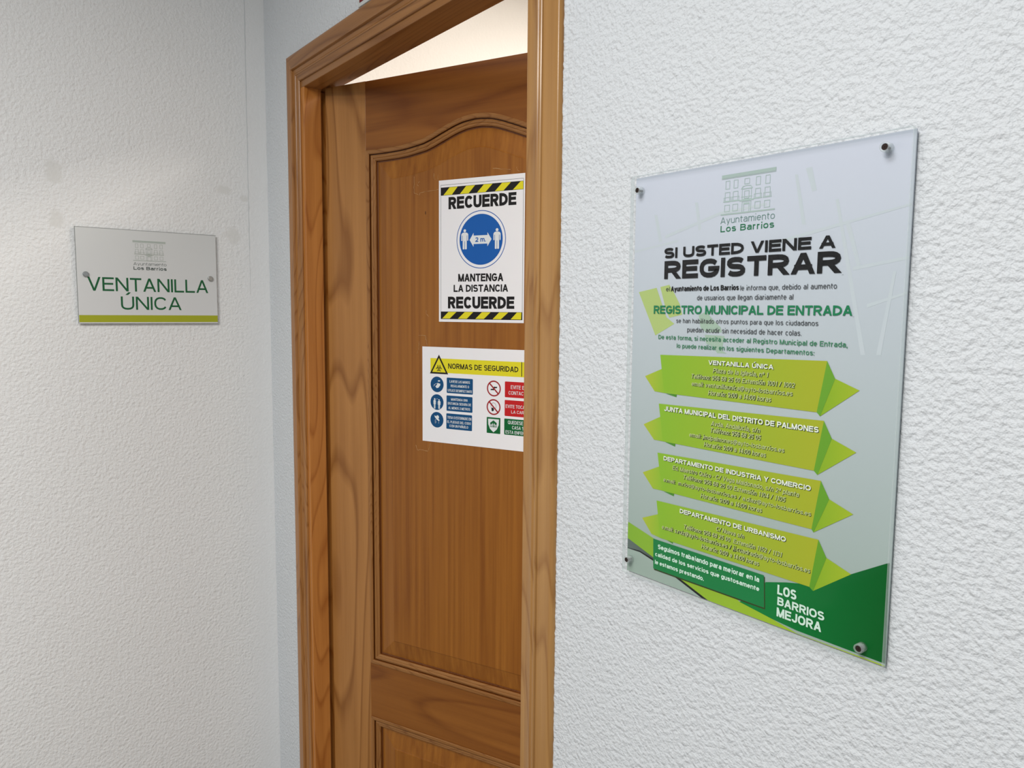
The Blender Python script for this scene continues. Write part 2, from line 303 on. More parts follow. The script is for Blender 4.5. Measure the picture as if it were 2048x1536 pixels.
# ---- lettering: a plain grotesque alphabet drawn as strokes, fitted to measured baselines
def _E(x0, x1, y0, y1, a0, a1, n=None, p=2.35):
    n = n or max(3, int(abs(a1-a0)/22)); cx, cy, rx, ry = (x0+x1)/2, (y0+y1)/2, (x1-x0)/2, (y1-y0)/2; o = []
    for i in range(n+1):
        a = radians(a0+(a1-a0)*i/n); c, s = cos(a), sin(a)
        o.append((cx+rx*math.copysign(abs(c)**(2/p), c), cy+ry*math.copysign(abs(s)**(2/p), s)))
    return o
def _bowl(xr, y0, y1, f=.5):
    r = min((y1-y0)*.62, xr*.9); return [(0, y1), (xr-r, y1)]+_E(xr-2*r, xr, y0, y1, 90, -90)+[(0, y0)]
def _font():
    h = .72; G = {}
    P = lambda *p: ('p', list(p), False); PP = lambda l, c=False: ('p', l, c); D = lambda a, b: ('d', [a, b], False)
    w = .70; G['A'] = (w, [D((0, 0), (w/2, 1)), D((w, 0), (w/2, 1)), P((.16*w, .27), (.84*w, .27))])
    w = .64; G['B'] = (w, [P((0, 0), (0, 1)), PP(_bowl(w*.94, .53, 1)), PP(_bowl(w, 0, .53))])
    w = .66; G['C'] = (w, [PP(_E(0, w*1.04, 0, 1, 33, 327))])
    w = .67; G['D'] = (w, [P((0, 0), (0, 1)), PP(_bowl(w, 0, 1))])
    w = .58; G['E'] = (w, [P((0, 0), (0, 1)), P((0, 1), (w, 1)), P((0, .53), (w*.92, .53)), P((0, 0), (w, 0))])
    w = .55; G['F'] = (w, [P((0, 0), (0, 1)), P((0, 1), (w, 1)), P((0, .52), (w*.88, .52))])
    w = .72; G['G'] = (w, [PP(_E(0, w, 0, 1, 38, 350)+[(w, .46), (.56*w, .46)])])
    w = .66; G['H'] = (w, [P((0, 0), (0, 1)), P((w, 0), (w, 1)), P((0, .52), (w, .52))])
    G['I'] = (0, [P((0, 0), (0, 1))])
    w = .48; G['J'] = (w, [PP([(w, 1), (w, .3)]+_E(0, w, 0, .6, 0, -175))])
    w = .66; G['K'] = (w, [P((0, 0), (0, 1)), D((0, .34), (w*.92, 1)), D((.34*w, .55), (w, 0))])
    w = .52; G['L'] = (w, [P((0, 1), (0, 0)), P((0, 0), (w, 0))])
    w = .80; G['M'] = (w, [P((0, 0), (0, 1)), P((w, 0), (w, 1)), D((0, 1), (w/2, 0)), D((w, 1), (w/2, 0))])
    w = .67; G['N'] = (w, [P((0, 0), (0, 1)), P((w, 0), (w, 1)), D((0, 1), (w, 0))])
    w = .74; G['O'] = (w, [PP(_E(0, w, 0, 1, 0, 360)[:-1], True)])
    G['Q'] = (w, [PP(_E(0, w, 0, 1, 0, 360)[:-1], True), D((w, -.04), (.58*w, .26))])
    w = .61; G['P'] = (w, [P((0, 0), (0, 1)), PP(_bowl(w, .46, 1))])
    w = .65; G['R'] = (w, [P((0, 0), (0, 1)), PP(_bowl(w*.97, .47, 1)), D((.50*w, .47), (w, 0))])
    w = .62; S = lambda w, H, m: _E(.02*w, w*.97, m, H, 25, 262)+_E(0, w, 0, m, 82, -155)
    G['S'] = (w, [PP(S(w, 1, .52))])
    w = .60; G['T'] = (w, [P((0, 1), (w, 1)), P((w/2, 0), (w/2, 1))])
    w = .66; G['U'] = (w, [PP([(0, 1), (0, .34)]+_E(0, w, 0, .68, 180, 360)+[(w, 1)])])
    w = .66; G['V'] = (w, [D((0, 1), (w/2, 0)), D((w, 1), (w/2, 0))])
    w = .94; G['W'] = (w, [D((0, 1), (w*.26, 0)), D((w*.5, 1), (w*.26, 0)), D((w*.5, 1), (w*.74, 0)), D((w, 1), (w*.74, 0))])
    w = .64; G['X'] = (w, [D((0, 1), (w, 0)), D((w, 1), (0, 0))])
    w = .64; G['Y'] = (w, [D((0, 1), (w/2, .40)), D((w, 1), (w/2, .40)), P((w/2, 0), (w/2, .44))])
    w = .60; G['Z'] = (w, [P((0, 1), (w, 1)), D((w, 1), (0, 0)), P((0, 0), (w, 0))])
    w = .50; G['a'] = (w, [PP(_E(.04*w, w, .32, h, 155, 0)+[(w, 0)]), PP([(w, .42), (w/2, .42)]+_E(0, w, 0, .42, 100, 260)+[(w/2, 0), (w, .12)])])
    O = _E(0, w, 0, h, 0, 360)[:-1]
    w = .50; G['b'] = (w, [P((0, 0), (0, 1)), PP(O, True)]); G['d'] = (w, [P((w, 0), (w, 1)), PP(O, True)])
    G['p'] = (w, [P((0, -.28), (0, h)), PP(O, True)]); G['q'] = (w, [P((w, -.28), (w, h)), PP(O, True)])
    G['c'] = (w*.94, [PP(_E(0, w*.94, 0, h, 42, 318))]); G['e'] = (w, [PP([(0, .37), (w, .37)]), PP(_E(0, w, 0, h, 2, 318))])
    w = .26; G['f'] = (w, [PP([(.36*w, 0), (.36*w, .8)]+_E(.36*w, w*1.6, .6, 1, 180, 95)), P((0, h), (w, h))])
    w = .50; G['g'] = (w, [PP(O, True), PP([(w, h), (w, -.08)]+_E(0, w, -.28, .12, 0, -150))])
    w = .47; G['h'] = (w, [P((0, 0), (0, 1)), PP(_E(0, w, .25, h, 180, 0)+[(w, 0)])]); G['n'] = (w, [P((0, 0), (0, h)), PP(_E(0, w, .25, h, 180, 0)+[(w, 0)])])
    G['u'] = (w, [P((w, 0), (w, h)), PP([(0, h), (0, .3)]+_E(0, w, 0, .47, 180, 360))])
    G['i'] = (0, [P((0, 0), (0, .64)), P((0, 1.05), (0, 1.06))]); G['ı'] = (0, [P((0, 0), (0, h))]); G['l'] = (0, [P((0, 0), (0, 1))])
    w = .14; G['j'] = (w, [PP([(w, .64), (w, -.1)]+_E(-.2, w, -.28, .1, 0, -80)), P((w, 1.05), (w, 1.06))])
    w = .47; G['k'] = (w, [P((0, 0), (0, 1)), D((0, .25), (w*.9, h)), D((.3*w, .42), (w, 0))])
    w = .78; G['m'] = (w, [P((0, 0), (0, h)), PP(_E(0, w/2, .25, h, 180, 0)+[(w/2, 0)]), PP(_E(w/2, w, .25, h, 180, 0)+[(w, 0)])])
    w = .52; G['o'] = (w, [PP(_E(0, w, 0, h, 0, 360)[:-1], True)])
    w = .27; G['r'] = (w, [P((0, 0), (0, h)), PP(_E(0, w*1.9, .25, h, 180, 88))])
    w = .46; G['s'] = (w, [PP(S(w, h, .38))])
    w = .26; G['t'] = (w, [PP([(.36*w, .94), (.36*w, .2)]+_E(.36*w, w*1.6, 0, .36, 180, 265)), P((0, h), (w, h))])
    w = .48; G['v'] = (w, [D((0, h), (w/2, 0)), D((w, h), (w/2, 0))])
    w = .48; G['y'] = (w, [D((0, h), (w/2, 0)), D((w, h), (w*.30, -.28))])
    w = .72; G['w'] = (w, [D((0, h), (w*.26, 0)), D((w*.5, h), (w*.26, 0)), D((w*.5, h), (w*.74, 0)), D((w, h), (w*.74, 0))])
    w = .46; G['x'] = (w, [D((0, h), (w, 0)), D((w, h), (0, 0))]); G['z'] = (w, [P((0, h), (w, h)), D((w, h), (0, 0)), P((0, 0), (w, 0))])
    w = .50; G['0'] = (w, [PP(_E(0, w, 0, 1, 0, 360)[:-1], True)])
    G['1'] = (w*.6, [P((w*.5, 0), (w*.5, 1)), P((w*.05, .80), (w*.28, .84), (w*.5, 1))])
    G['2'] = (w, [PP(_E(0, w, .42, 1, 165, -35)+[(0, 0)]), P((0, 0), (w, 0))])
    G['3'] = (w, [PP(_E(0, w*.95, .52, 1, 160, -85)+_E(0, w, 0, .52, 85, -160))])
    G['4'] = (w, [P((w*.74, 0), (w*.74, 1)), D((w*.74, 1), (0, .26)), P((0, .26), (w, .26))])
    G['5'] = (w, [PP([(w*.92, 1), (.14*w, 1), (.06*w, .5)]+_E(0, w, 0, .64, 130, -155))])
    G['6'] = (w, [PP(_E(0, w, 0, .62, 0, 360)[:-1], True), PP(_E(0, w, .2, 1, 40, 180)+[(0, .3)])])
    G['8'] = (w, [PP(_E(.04*w, w*.96, .54, 1, 0, 360)[:-1], True), PP(_E(0, w, 0, .54, 0, 360)[:-1], True)])
    G['9'] = (w, [PP(_E(0, w, .38, 1, 0, 360)[:-1], True), PP(_E(0, w, 0, .8, -140, 0)+[(w, .7)])])
    G['.'] = (0, [P((0, 0), (0, .001))]); G[','] = (0.02, [P((.02, 0), (.02, .001)), D((.02, .02), (0, -.16))])
    G[':'] = (0, [P((0, 0), (0, .001)), P((0, .60), (0, .601))]); G['/'] = (.34, [D((.34, 1), (0, 0))]); G['-'] = (.28, [P((0, .34), (.28, .34))])
    G['•'] = (.2, [P((.1, .42), (.1, .5)), P((.06, .46), (.14, .46))])
    G['º'] = (.28, [PP(_E(0, .28, .58, 1, 0, 360)[:-1], True)]); G['ª'] = (.28, [PP(_E(0, .28, .58, .9, 0, 360)[:-1], True), P((.28, .56), (.28, 1))])
    G['@'] = (.95, [PP(_E(0, .95, -.15, 1, -50, -330)+[(.9, .35), (.72, .22), (.68, .5)]), PP(_E(.26, .68, .2, .68, 0, 360)[:-1], True)])
    for c, b in (('á', 'a'), ('é', 'e'), ('í', 'ı'), ('ó', 'o'), ('ú', 'u')):
        w, s = G[b]; G[c] = (w, s+[D((w/2-.03, .84), (w/2+.12, 1.06))])
    w, s = G['U']; G['Ú'] = (w, s+[D((w/2-.03, 1.12), (w/2+.14, 1.32))])
    w, s = G['N']; G['Ñ'] = (w, s+[P((w*.2, 1.13), (w*.8, 1.13))])
    return G
FONT = _font(); THIN = {'ı', 'i', 'l', 'I', '.', ',', ':'}
_strk = [0]
def write(bm, body, bl, br, top, d, t=.12, shear=0.0, gap=.15, dx=0, dz=0):
    H = top[1]-bl[1]; L = br[0]-bl[0]; base = (bl[1]+br[1])/2
    # advance widths: skeleton width scales with k, stroke thickness does not
    skel = sum(FONT[c][0] if c != ' ' else .30 for c in body); nth = sum(1 for c in body if c != ' '); ng = len(body)-1
    k = (L/H-nth*t)/(skel+gap*ng)
    if k < .25:
        t = t*.75; k = max(.2, (L/H-nth*t)/(skel+gap*ng))
    cur = 0.0
    for c in body:
        if c == ' ': cur += (.30+gap)*k; continue
        w, strokes = FONT[c]
        for kind, pts, closed in strokes:
            _strk[0] += 1; dd = d+(_strk[0] % 6)*4e-6
            q = [(cur+t/2+x*k, t/2+y*(1-t) if kind == 'p' else y) for x, y in pts]
            hw = t/2
            if kind == 'd':
                (x0, y0), (x1, y1) = q; lx, ly = x1-x0, y1-y0; hx = min(hw*sqrt(lx*lx+ly*ly)/max(abs(ly), .05), t*1.2)
                quads = [[(x0-hx, y0), (x0+hx, y0), (x1+hx, y1), (x1-hx, y1)]]
            else:
                n = len(q)
                if not closed:
                    for e, i in ((0, 1), (n-1, n-2)):
                        ex, ey = q[e][0]-q[i][0], q[e][1]-q[i][1]; l = sqrt(ex*ex+ey*ey) or 1
                        if min(abs(ex), abs(ey)) < .02*l: q[e] = (q[e][0]+ex/l*hw, q[e][1]+ey/l*hw)
                Lf, Rt = [], []
                for i in range(n):
                    a = q[i-1] if (i > 0 or closed) else q[i]; b = q[(i+1) % n] if (i < n-1 or closed) else q[i]
                    e1 = Vector((q[i][0]-a[0], q[i][1]-a[1])); e2 = Vector((b[0]-q[i][0], b[1]-q[i][1]))
                    if e1.length < 1e-9: e1 = e2
                    if e2.length < 1e-9: e2 = e1
                    e1 = e1.normalized(); e2 = e2.normalized(); nn = Vector((-e1.y-e2.y, e1.x+e2.x))
                    if nn.length < 1e-4: nn = Vector((-e1.y, e1.x))
                    nn.normalize(); mt = hw/max(.45, nn.dot(Vector((-e1.y, e1.x))))
                    Lf.append((q[i][0]+nn.x*mt, q[i][1]+nn.y*mt)); Rt.append((q[i][0]-nn.x*mt, q[i][1]-nn.y*mt))
                quads = [[Lf[i], Lf[(i+1) % n], Rt[(i+1) % n], Rt[i]] for i in range(n if closed else n-1)]
            for qd in quads:
                vs = [bm.verts.new((bl[0]+(x+shear*y)*H+dx, -dd, base+y*H+dz)) for x, y in qd]
                f = bm.faces.new(vs); f.normal_update()
                if f.normal.y > 0: f.normal_flip()
        cur += w*k+t+gap*k

# ------------------------------------------------------------------ materials
def new_mat(name):
    m_ = bpy.data.materials.new(name); m_.use_nodes = True
    nt = m_.node_tree; return m_, nt, nt.nodes, nt.links, nt.nodes['Principled BSDF']

def plain(name, col, rough=.5, spec=.22, metal=0, noise=0.03):
    m_, nt, N, L, b = new_mat(name)
    b.inputs['Roughness'].default_value = rough; b.inputs['Metallic'].default_value = metal
    b.inputs['Specular IOR Level'].default_value = spec
    tc = N.new('ShaderNodeTexCoord'); n = N.new('ShaderNodeTexNoise'); n.inputs['Scale'].default_value = 60
    L.new(tc.outputs['Object'], n.inputs['Vector'])
    mx = N.new('ShaderNodeMixRGB'); mx.blend_type = 'MULTIPLY'; mx.inputs[0].default_value = noise
    mx.inputs[1].default_value = col; L.new(n.outputs['Color'], mx.inputs[2]); L.new(mx.outputs[0], b.inputs['Base Color'])
    return m_

def gradient(name, axis, a, b_, c0, c1, rough=.5):
    m_, nt, N, L, b = new_mat(name)
    tc = N.new('ShaderNodeTexCoord'); sp = N.new('ShaderNodeSeparateXYZ'); L.new(tc.outputs['Object'], sp.inputs[0])
    mr = N.new('ShaderNodeMapRange'); mr.inputs['From Min'].default_value = a; mr.inputs['From Max'].default_value = b_
    L.new(sp.outputs[axis], mr.inputs['Value'])
    mx = N.new('ShaderNodeMixRGB'); mx.inputs[1].default_value = c0; mx.inputs[2].default_value = c1
    L.new(mr.outputs[0], mx.inputs[0]); L.new(mx.outputs[0], b.inputs['Base Color']); b.inputs['Roughness'].default_value = rough; b.inputs['Specular IOR Level'].default_value = .15
    return m_

def stucco(name, col, scale=150, strength=.5, dist=.0016, stains=None, crack=None, flat_x=None):
    """rolled, stippled plaster paint: soft blobs of 5 to 8 mm"""
    m_, nt, N, L, b = new_mat(name)
    b.inputs['Roughness'].default_value = .62; b.inputs['Specular IOR Level'].default_value = .35
    tc = N.new('ShaderNodeTexCoord')
    n1 = N.new('ShaderNodeTexNoise'); n1.inputs['Scale'].default_value = scale; n1.inputs['Detail'].default_value = 2.0; n1.inputs['Roughness'].default_value = .5
    n2 = N.new('ShaderNodeTexNoise'); n2.inputs['Scale'].default_value = scale*.42; n2.inputs['Detail'].default_value = 1.0
    n3 = N.new('ShaderNodeTexNoise'); n3.inputs['Scale'].default_value = 3.0; n3.inputs['Detail'].default_value = 3
    for n in (n1, n2, n3): L.new(tc.outputs['Object'], n.inputs['Vector'])
    r1 = N.new('ShaderNodeMapRange'); r1.inputs['From Min'].default_value = .25; r1.inputs['From Max'].default_value = .72
    L.new(n1.outputs[0], r1.inputs['Value'])
    add = N.new('ShaderNodeMath'); add.operation = 'MULTIPLY_ADD'; add.inputs[1].default_value = .9
    L.new(n2.outputs[0], add.inputs[0]); L.new(r1.outputs[0], add.inputs[2])
    bp = N.new('ShaderNodeBump'); bp.inputs['Strength'].default_value = strength; bp.inputs['Distance'].default_value = dist
    L.new(add.outputs[0], bp.inputs['Height']); L.new(bp.outputs[0], b.inputs['Normal'])
    mx = N.new('ShaderNodeMixRGB'); mx.inputs[1].default_value = col; mx.inputs[2].default_value = (col[0]*.95, col[1]*.95, col[2]*.94, 1)
    L.new(n3.outputs[0], mx.inputs[0]); last = mx.outputs[0]
    mask = None
    sp = N.new('ShaderNodeSeparateXYZ'); L.new(tc.outputs['Object'], sp.inputs[0])
    if stains:
        for (sy, sz, r, ry) in stains:
            mp = N.new('ShaderNodeMapping'); mp.vector_type = 'POINT'
            mp.inputs['Location'].default_value = (0, -sy/r, -sz/ry); mp.inputs['Scale'].default_value = (0, 1/r, 1/ry)
            L.new(tc.outputs['Object'], mp.inputs['Vector'])
            nz = N.new('ShaderNodeTexNoise'); nz.inputs['Scale'].default_value = 45; nz.inputs['Detail'].default_value = 3
            L.new(tc.outputs['Object'], nz.inputs['Vector'])
            ln = N.new('ShaderNodeVectorMath'); ln.operation = 'LENGTH'; L.new(mp.outputs[0], ln.inputs[0])
            ad = N.new('ShaderNodeMath'); ad.operation = 'MULTIPLY_ADD'; ad.inputs[1].default_value = 1.9
            L.new(nz.outputs[0], ad.inputs[0]); L.new(ln.outputs['Value'], ad.inputs[2])
            mr = N.new('ShaderNodeMapRange'); mr.inputs['From Min'].default_value = 1.55; mr.inputs['From Max'].default_value = 2.0
            mr.inputs['To Min'].default_value = 1; mr.inputs['To Max'].default_value = 0; L.new(ad.outputs[0], mr.inputs['Value'])
            if mask is None: mask = mr.outputs[0]
            else:
                mm = N.new('ShaderNodeMath'); mm.operation = 'MAXIMUM'; L.new(mask, mm.inputs[0]); L.new(mr.outputs[0], mm.inputs[1]); mask = mm.outputs[0]
        m2 = N.new('ShaderNodeMixRGB'); m2.inputs[2].default_value = (col[0]*.80, col[1]*.79, col[2]*.75, 1)
        sc = N.new('ShaderNodeMath'); sc.operation = 'MULTIPLY'; sc.inputs[1].default_value = .5; L.new(mask, sc.inputs[0])
        L.new(sc.outputs[0], m2.inputs[0]); L.new(last, m2.inputs[1]); last = m2.outputs[0]
        # smooth filler: less relief inside the patches and beside the corner joint
        inv = N.new('ShaderNodeMath'); inv.operation = 'MULTIPLY_ADD'; inv.inputs[1].default_value = -.7*strength; inv.inputs[2].default_value = strength
        L.new(mask, inv.inputs[0])
        mr = N.new('ShaderNodeMapRange'); mr.inputs['From Min'].default_value = -.075; mr.inputs['From Max'].default_value = -.045
        mr.inputs['To Min'].default_value = 1; mr.inputs['To Max'].default_value = .45; L.new(sp.outputs[1], mr.inputs['Value'])
        mu = N.new('ShaderNodeMath'); mu.operation = 'MULTIPLY'; L.new(inv.outputs[0], mu.inputs[0]); L.new(mr.outputs[0], mu.inputs[1])
        L.new(mu.outputs[0], bp.inputs['Strength'])
    L.new(last, b.inputs['Base Color'])
    return m_

def wood(name, axis, seed=0, tint=1.0, light=(0.44, 0.20, 0.060), dark=(0.22, 0.080, 0.015), rough=.32, cath=1.0, freq=9.0, shiftx=0.0, streak=.62, ringw=.42, sfreq=55):
    """varnished pine; the grain runs along the local axis 0 (x) or 2 (z)"""
    m_, nt, N, L, b = new_mat(name)
    tc = N.new('ShaderNodeTexCoord'); mp = N.new('ShaderNodeMapping')
    s = [freq, freq, freq]; s[axis] = freq*.13
    mp.inputs['Scale'].default_value = s; mp.inputs['Location'].default_value = (seed*3.17+shiftx, seed*1.73, seed*2.41)
    L.new(tc.outputs['Object'], mp.inputs['Vector'])
    n1 = N.new('ShaderNodeTexNoise'); n1.inputs['Scale'].default_value = 1.0; n1.inputs['Detail'].default_value = .6; n1.inputs['Roughness'].default_value = .35
    L.new(mp.outputs[0], n1.inputs['Vector'])
    mu = N.new('ShaderNodeMath'); mu.operation = 'MULTIPLY'; mu.inputs[1].default_value = 17*cath; L.new(n1.outputs[0], mu.inputs[0])
    fr = N.new('ShaderNodeMath'); fr.operation = 'FRACT'; L.new(mu.outputs[0], fr.inputs[0])
    cr_ = N.new('ShaderNodeValToRGB'); e = cr_.color_ramp.elements
    e[0].position = 0; e[0].color = (.65, .65, .65, 1); e[1].position = 1; e[1].color = (.65, .65, .65, 1)
    x = e.new(.09); x.color = (.20, .20, .20, 1)
    x = e.new(.78); x.color = (.36, .36, .36, 1)
    x = e.new(.955); x.color = (.95, .95, .95, 1)
    L.new(fr.outputs[0], cr_.inputs[0])
    # fine fibre
    mp2 = N.new('ShaderNodeMapping'); s2 = [420, 420, 420]; s2[axis] = 9; mp2.inputs['Scale'].default_value = s2
    L.new(tc.outputs['Object'], mp2.inputs['Vector'])
    n2 = N.new('ShaderNodeTexNoise'); n2.inputs['Scale'].default_value = 1; n2.inputs['Detail'].default_value = 3; L.new(mp2.outputs[0], n2.inputs['Vector'])
    # broad streaks
    mp3 = N.new('ShaderNodeMapping'); s3 = [sfreq, sfreq, sfreq]; s3[axis] = 1.6; mp3.inputs['Scale'].default_value = s3; mp3.inputs['Location'].default_value = (seed, seed*2, 0)
    L.new(tc.outputs['Object'], mp3.inputs['Vector'])
    n3 = N.new('ShaderNodeTexNoise'); n3.inputs['Scale'].default_value = 1; n3.inputs['Detail'].default_value = 2; L.new(mp3.outputs[0], n3.inputs['Vector'])
    a1 = N.new('ShaderNodeMath'); a1.operation = 'MULTIPLY_ADD'; a1.inputs[1].default_value = ringw; a1.inputs[2].default_value = -.02; L.new(cr_.outputs[0], a1.inputs[0])
    a2 = N.new('ShaderNodeMath'); a2.operation = 'MULTIPLY_ADD'; a2.inputs[1].default_value = streak; L.new(n3.outputs[0], a2.inputs[0]); L.new(a1.outputs[0], a2.inputs[2])
    a3 = N.new('ShaderNodeMath'); a3.operation = 'MULTIPLY_ADD'; a3.inputs[1].default_value = .22; L.new(n2.outputs[0], a3.inputs[0]); L.new(a2.outputs[0], a3.inputs[2])
    mr = N.new('ShaderNodeMapRange'); mr.inputs['From Min'].default_value = .28; mr.inputs['From Max'].default_value = .88; L.new(a3.outputs[0], mr.inputs['Value'])
    mx = N.new('ShaderNodeMixRGB'); mx.inputs[1].default_value = (light[0]*tint, light[1]*tint, light[2]*tint, 1); mx.inputs[2].default_value = (dark[0]*tint, dark[1]*tint, dark[2]*tint, 1)
    L.new(mr.outputs[0], mx.inputs[0]); L.new(mx.outputs[0], b.inputs['Base Color'])
    b.inputs['Roughness'].default_value = rough; b.inputs['Coat Weight'].default_value = .06; b.inputs['Coat Roughness'].default_value = .2; b.inputs['Specular IOR Level'].default_value = .32
    bp = N.new('ShaderNodeBump'); bp.inputs['Strength'].default_value = .12; bp.inputs['Distance'].default_value = .0006
    L.new(a3.outputs[0], bp.inputs['Height']); L.new(bp.outputs[0], b.inputs['Normal'])
    return m_

def clear_plastic(name, tint=(1, 1, 1, 1), body=0.0):
    """thin clear acrylic: see-through, with the surface's own reflection"""
    m_, nt, N, L, b = new_mat(name)
    N.remove(b); out = N['Material Output']
    tr = N.new('ShaderNodeBsdfTransparent'); tr.inputs[0].default_value = tint
    gl = N.new('ShaderNodeBsdfGlossy'); gl.inputs['Roughness'].default_value = .06
    fz = N.new('ShaderNodeFresnel'); fz.inputs[0].default_value = 1.30
    ge = N.new('ShaderNodeNewGeometry'); iv = N.new('ShaderNodeMath'); iv.operation = 'SUBTRACT'; iv.inputs[0].default_value = 1
    L.new(ge.outputs['Backfacing'], iv.inputs[1])
    mu = N.new('ShaderNodeMath'); mu.operation = 'MULTIPLY'; L.new(fz.outputs[0], mu.inputs[0]); L.new(iv.outputs[0], mu.inputs[1])
    src = tr.outputs[0]
    if body:
        df = N.new('ShaderNodeBsdfDiffuse'); df.inputs[0].default_value = (.8, .83, .82, 1)
        m0 = N.new('ShaderNodeMixShader'); m0.inputs[0].default_value = body; L.new(src, m0.inputs[1]); L.new(df.outputs[0], m0.inputs[2]); src = m0.outputs[0]
    ms = N.new('ShaderNodeMixShader'); L.new(mu.outputs[0], ms.inputs[0]); L.new(src, ms.inputs[1]); L.new(gl.outputs[0], ms.inputs[2])
    L.new(ms.outputs[0], out.inputs[0])
    return m_

M = {}
M['wall'] = stucco('white_stipple_dim_cool_light', (.685, .705, .725, 1), 170, .62, .0028)  # same paint as the left wall, dimmer cooler light put into the colour
st = [(STAINS[0][0], STAINS[0][1], .022, .028), (STAINS[1][0], STAINS[1][1], .016, .022), (STAINS[2][0], STAINS[2][1], .022, .024),
      (STAINS[3][0], STAINS[3][1], .022, .012), (-.060, 1.79, .010, .010)]
M['wall_left'] = stucco('white_stipple_warm_light', (.84, .835, .825, 1), 150, .55, .0022, stains=st)  # same paint as the door wall, warmer light put into the colour
M['office_wall'] = stucco('office_wall_paint', (.82, .80, .77, 1), 120, .35, .0012)
M['ceiling'] = plain('ceiling_paint', (.8, .8, .79, 1), .7)
M['floor'] = plain('floor_tile', (.24, .22, .20, 1), .35)
M['line'] = plain('plaster_joint_grey', (.64, .65, .65, 1), .8)  # grey line along the plaster joint, darker than the wall
M['wood_z1'] = wood('pine_jamb', 2, 1, 1.05, light=(.58, .235, .050), dark=(.32, .098, .013))
M['wood_casing_l'] = wood('pine_casing_left', 2, 6, 1.0, freq=14)
M['wood_casing_r'] = wood('pine_casing_right', 2, 9, 1.1, light=(.42, .225, .075), dark=(.25, .11, .030), freq=12, cath=.55, rough=.22)
M['wood_head'] = wood('pine_head', 0, 3, .9, freq=8)
M['wood_stile'] = wood('pine_stile', 2, 2.3, 1.0, light=(.47, .215, .060), dark=(.26, .10, .021), freq=8, cath=.55, ringw=.60, streak=.45)
M['wood_rail'] = wood('pine_rail', 0, 4.2, .85, light=(.36, .130, .020), dark=(.20, .058, .007), freq=7.0, cath=.5)
M['wood_mould_z'] = wood('pine_moulding_upright', 2, 5, .9, freq=24, cath=1.2)
M['wood_mould_x'] = wood('pine_moulding_level', 0, 5.5, .85, freq=24, cath=1.2)
M['wood_panel'] = wood('pine_panel', 2, 8.4, 1.0, light=(.37, .139, .018), dark=(.215, .066, .006), freq=6, cath=.34, ringw=.22, streak=.85, sfreq=100)
M['groove'] = wood('pine_groove_shade', 2, 7, .8, light=(.22, .065, .008), dark=(.12, .03, .004), freq=20)  # groove shade put into the colour: darker wood than the moulding
M['acrylic'] = clear_plastic('clear_acrylic')
M['acrylic_edge'] = clear_plastic('clear_acrylic_edge', (.93, .97, .96, 1), .30)
M['ring'] = clear_plastic('clear_spacer', (.95, .97, .97, 1), .22)
M['screw'] = plain('dark_screw', (.05, .035, .03, 1), .35, metal=.6)
M['steel'] = plain('satin_steel', (.42, .43, .42, 1), .35, metal=.9)
M['black'] = plain('black_ink', (.006, .006, .007, 1), .4)
M['grey'] = plain('dark_grey_ink', (.05, .055, .06, 1), .4)
M['green'] = plain('green_ink', (.008, .19, .075, 1), .4)
M['greent'] = plain('soft_green_ink', (.05, .22, .11, 1), .4)
M['white'] = plain('pale_ink', (.78, .84, .72, 1), .4)
M['w2'] = plain('lime_white_ink', (.52, .60, .25, 1), .4)
M['shadow_ink'] = plain('dark_olive_ink', (.028, .045, .008, 1), .4)
M['pale'] = plain('mint_white_ink', (.62, .80, .68, 1), .4)

def link(o, r): o.parent = r; return o

# ------------------------------------------------------------------ setting
# hall: left wall (x=0), door wall (y=0), floor, ceiling; office behind the door wall
WT = 0.083
bm = bmesh.new(); box(bm, -.12, 0, -3.0, 0, 0, 2.6)
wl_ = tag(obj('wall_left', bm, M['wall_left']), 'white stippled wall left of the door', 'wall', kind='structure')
# plaster joint running down beside the corner: a shallow ragged fillet
bm = bmesh.new(); pr = None; n = 90
for i in range(n+1):
    z = 2.6-1.05*i/n; y = -.0470-.0035*i/n+random.uniform(-.0004, .0004)
    w = (.0007+random.uniform(0, .0006))*(1.0 if i < n*.9 else .4)
    vs = [bm.verts.new((0.0001, y-w, z)), bm.verts.new((.0007, y, z)), bm.verts.new((0.0001, y+w, z))]
    if pr:
        for k in range(2): bm.faces.new((pr[k], vs[k], vs[k+1], pr[k+1]))
    pr = vs
bmesh.ops.recalc_face_normals(bm, faces=bm.faces)
obj('plaster_joint', bm, M['line'], wl_)

bm = bmesh.new()
box(bm, 0, XI-.04, 0, WT, 0, 2.6); box(bm, XR+.04, 3.6, 0, WT, 0, 2.6); box(bm, XI-.04, XR+.04, 0, WT, ZI+.04, 2.6)
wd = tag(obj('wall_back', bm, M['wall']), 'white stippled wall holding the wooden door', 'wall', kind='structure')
# ragged paint ridge where the plaster meets the right casing
bm = bmesh.new(); pr = None; n = 520
xc = XR+.0824
for i in range(n+1):
    z = 2.55*i/n
    a = .0008+.0007*sin(i*.7)+random.uniform(-.0005, .0007) + (.0022 if abs(z-1.55) < .012 else 0)
    t = .0022+random.uniform(-.0006, .0006)
    vs = [bm.verts.new((xc-a, 0, z)), bm.verts.new((xc-a, -t, z)), bm.verts.new((xc+.002, -t*.9, z)), bm.verts.new((xc+.008, -.0001, z))]
    if pr:
        for k in range(3): bm.faces.new((pr[k], vs[k], vs[k+1], pr[k+1]))
    pr = vs
bmesh.ops.recalc_face_normals(bm, faces=bm.faces)
obj('paint_ridge', bm, M['wall'], wd, smooth=True)

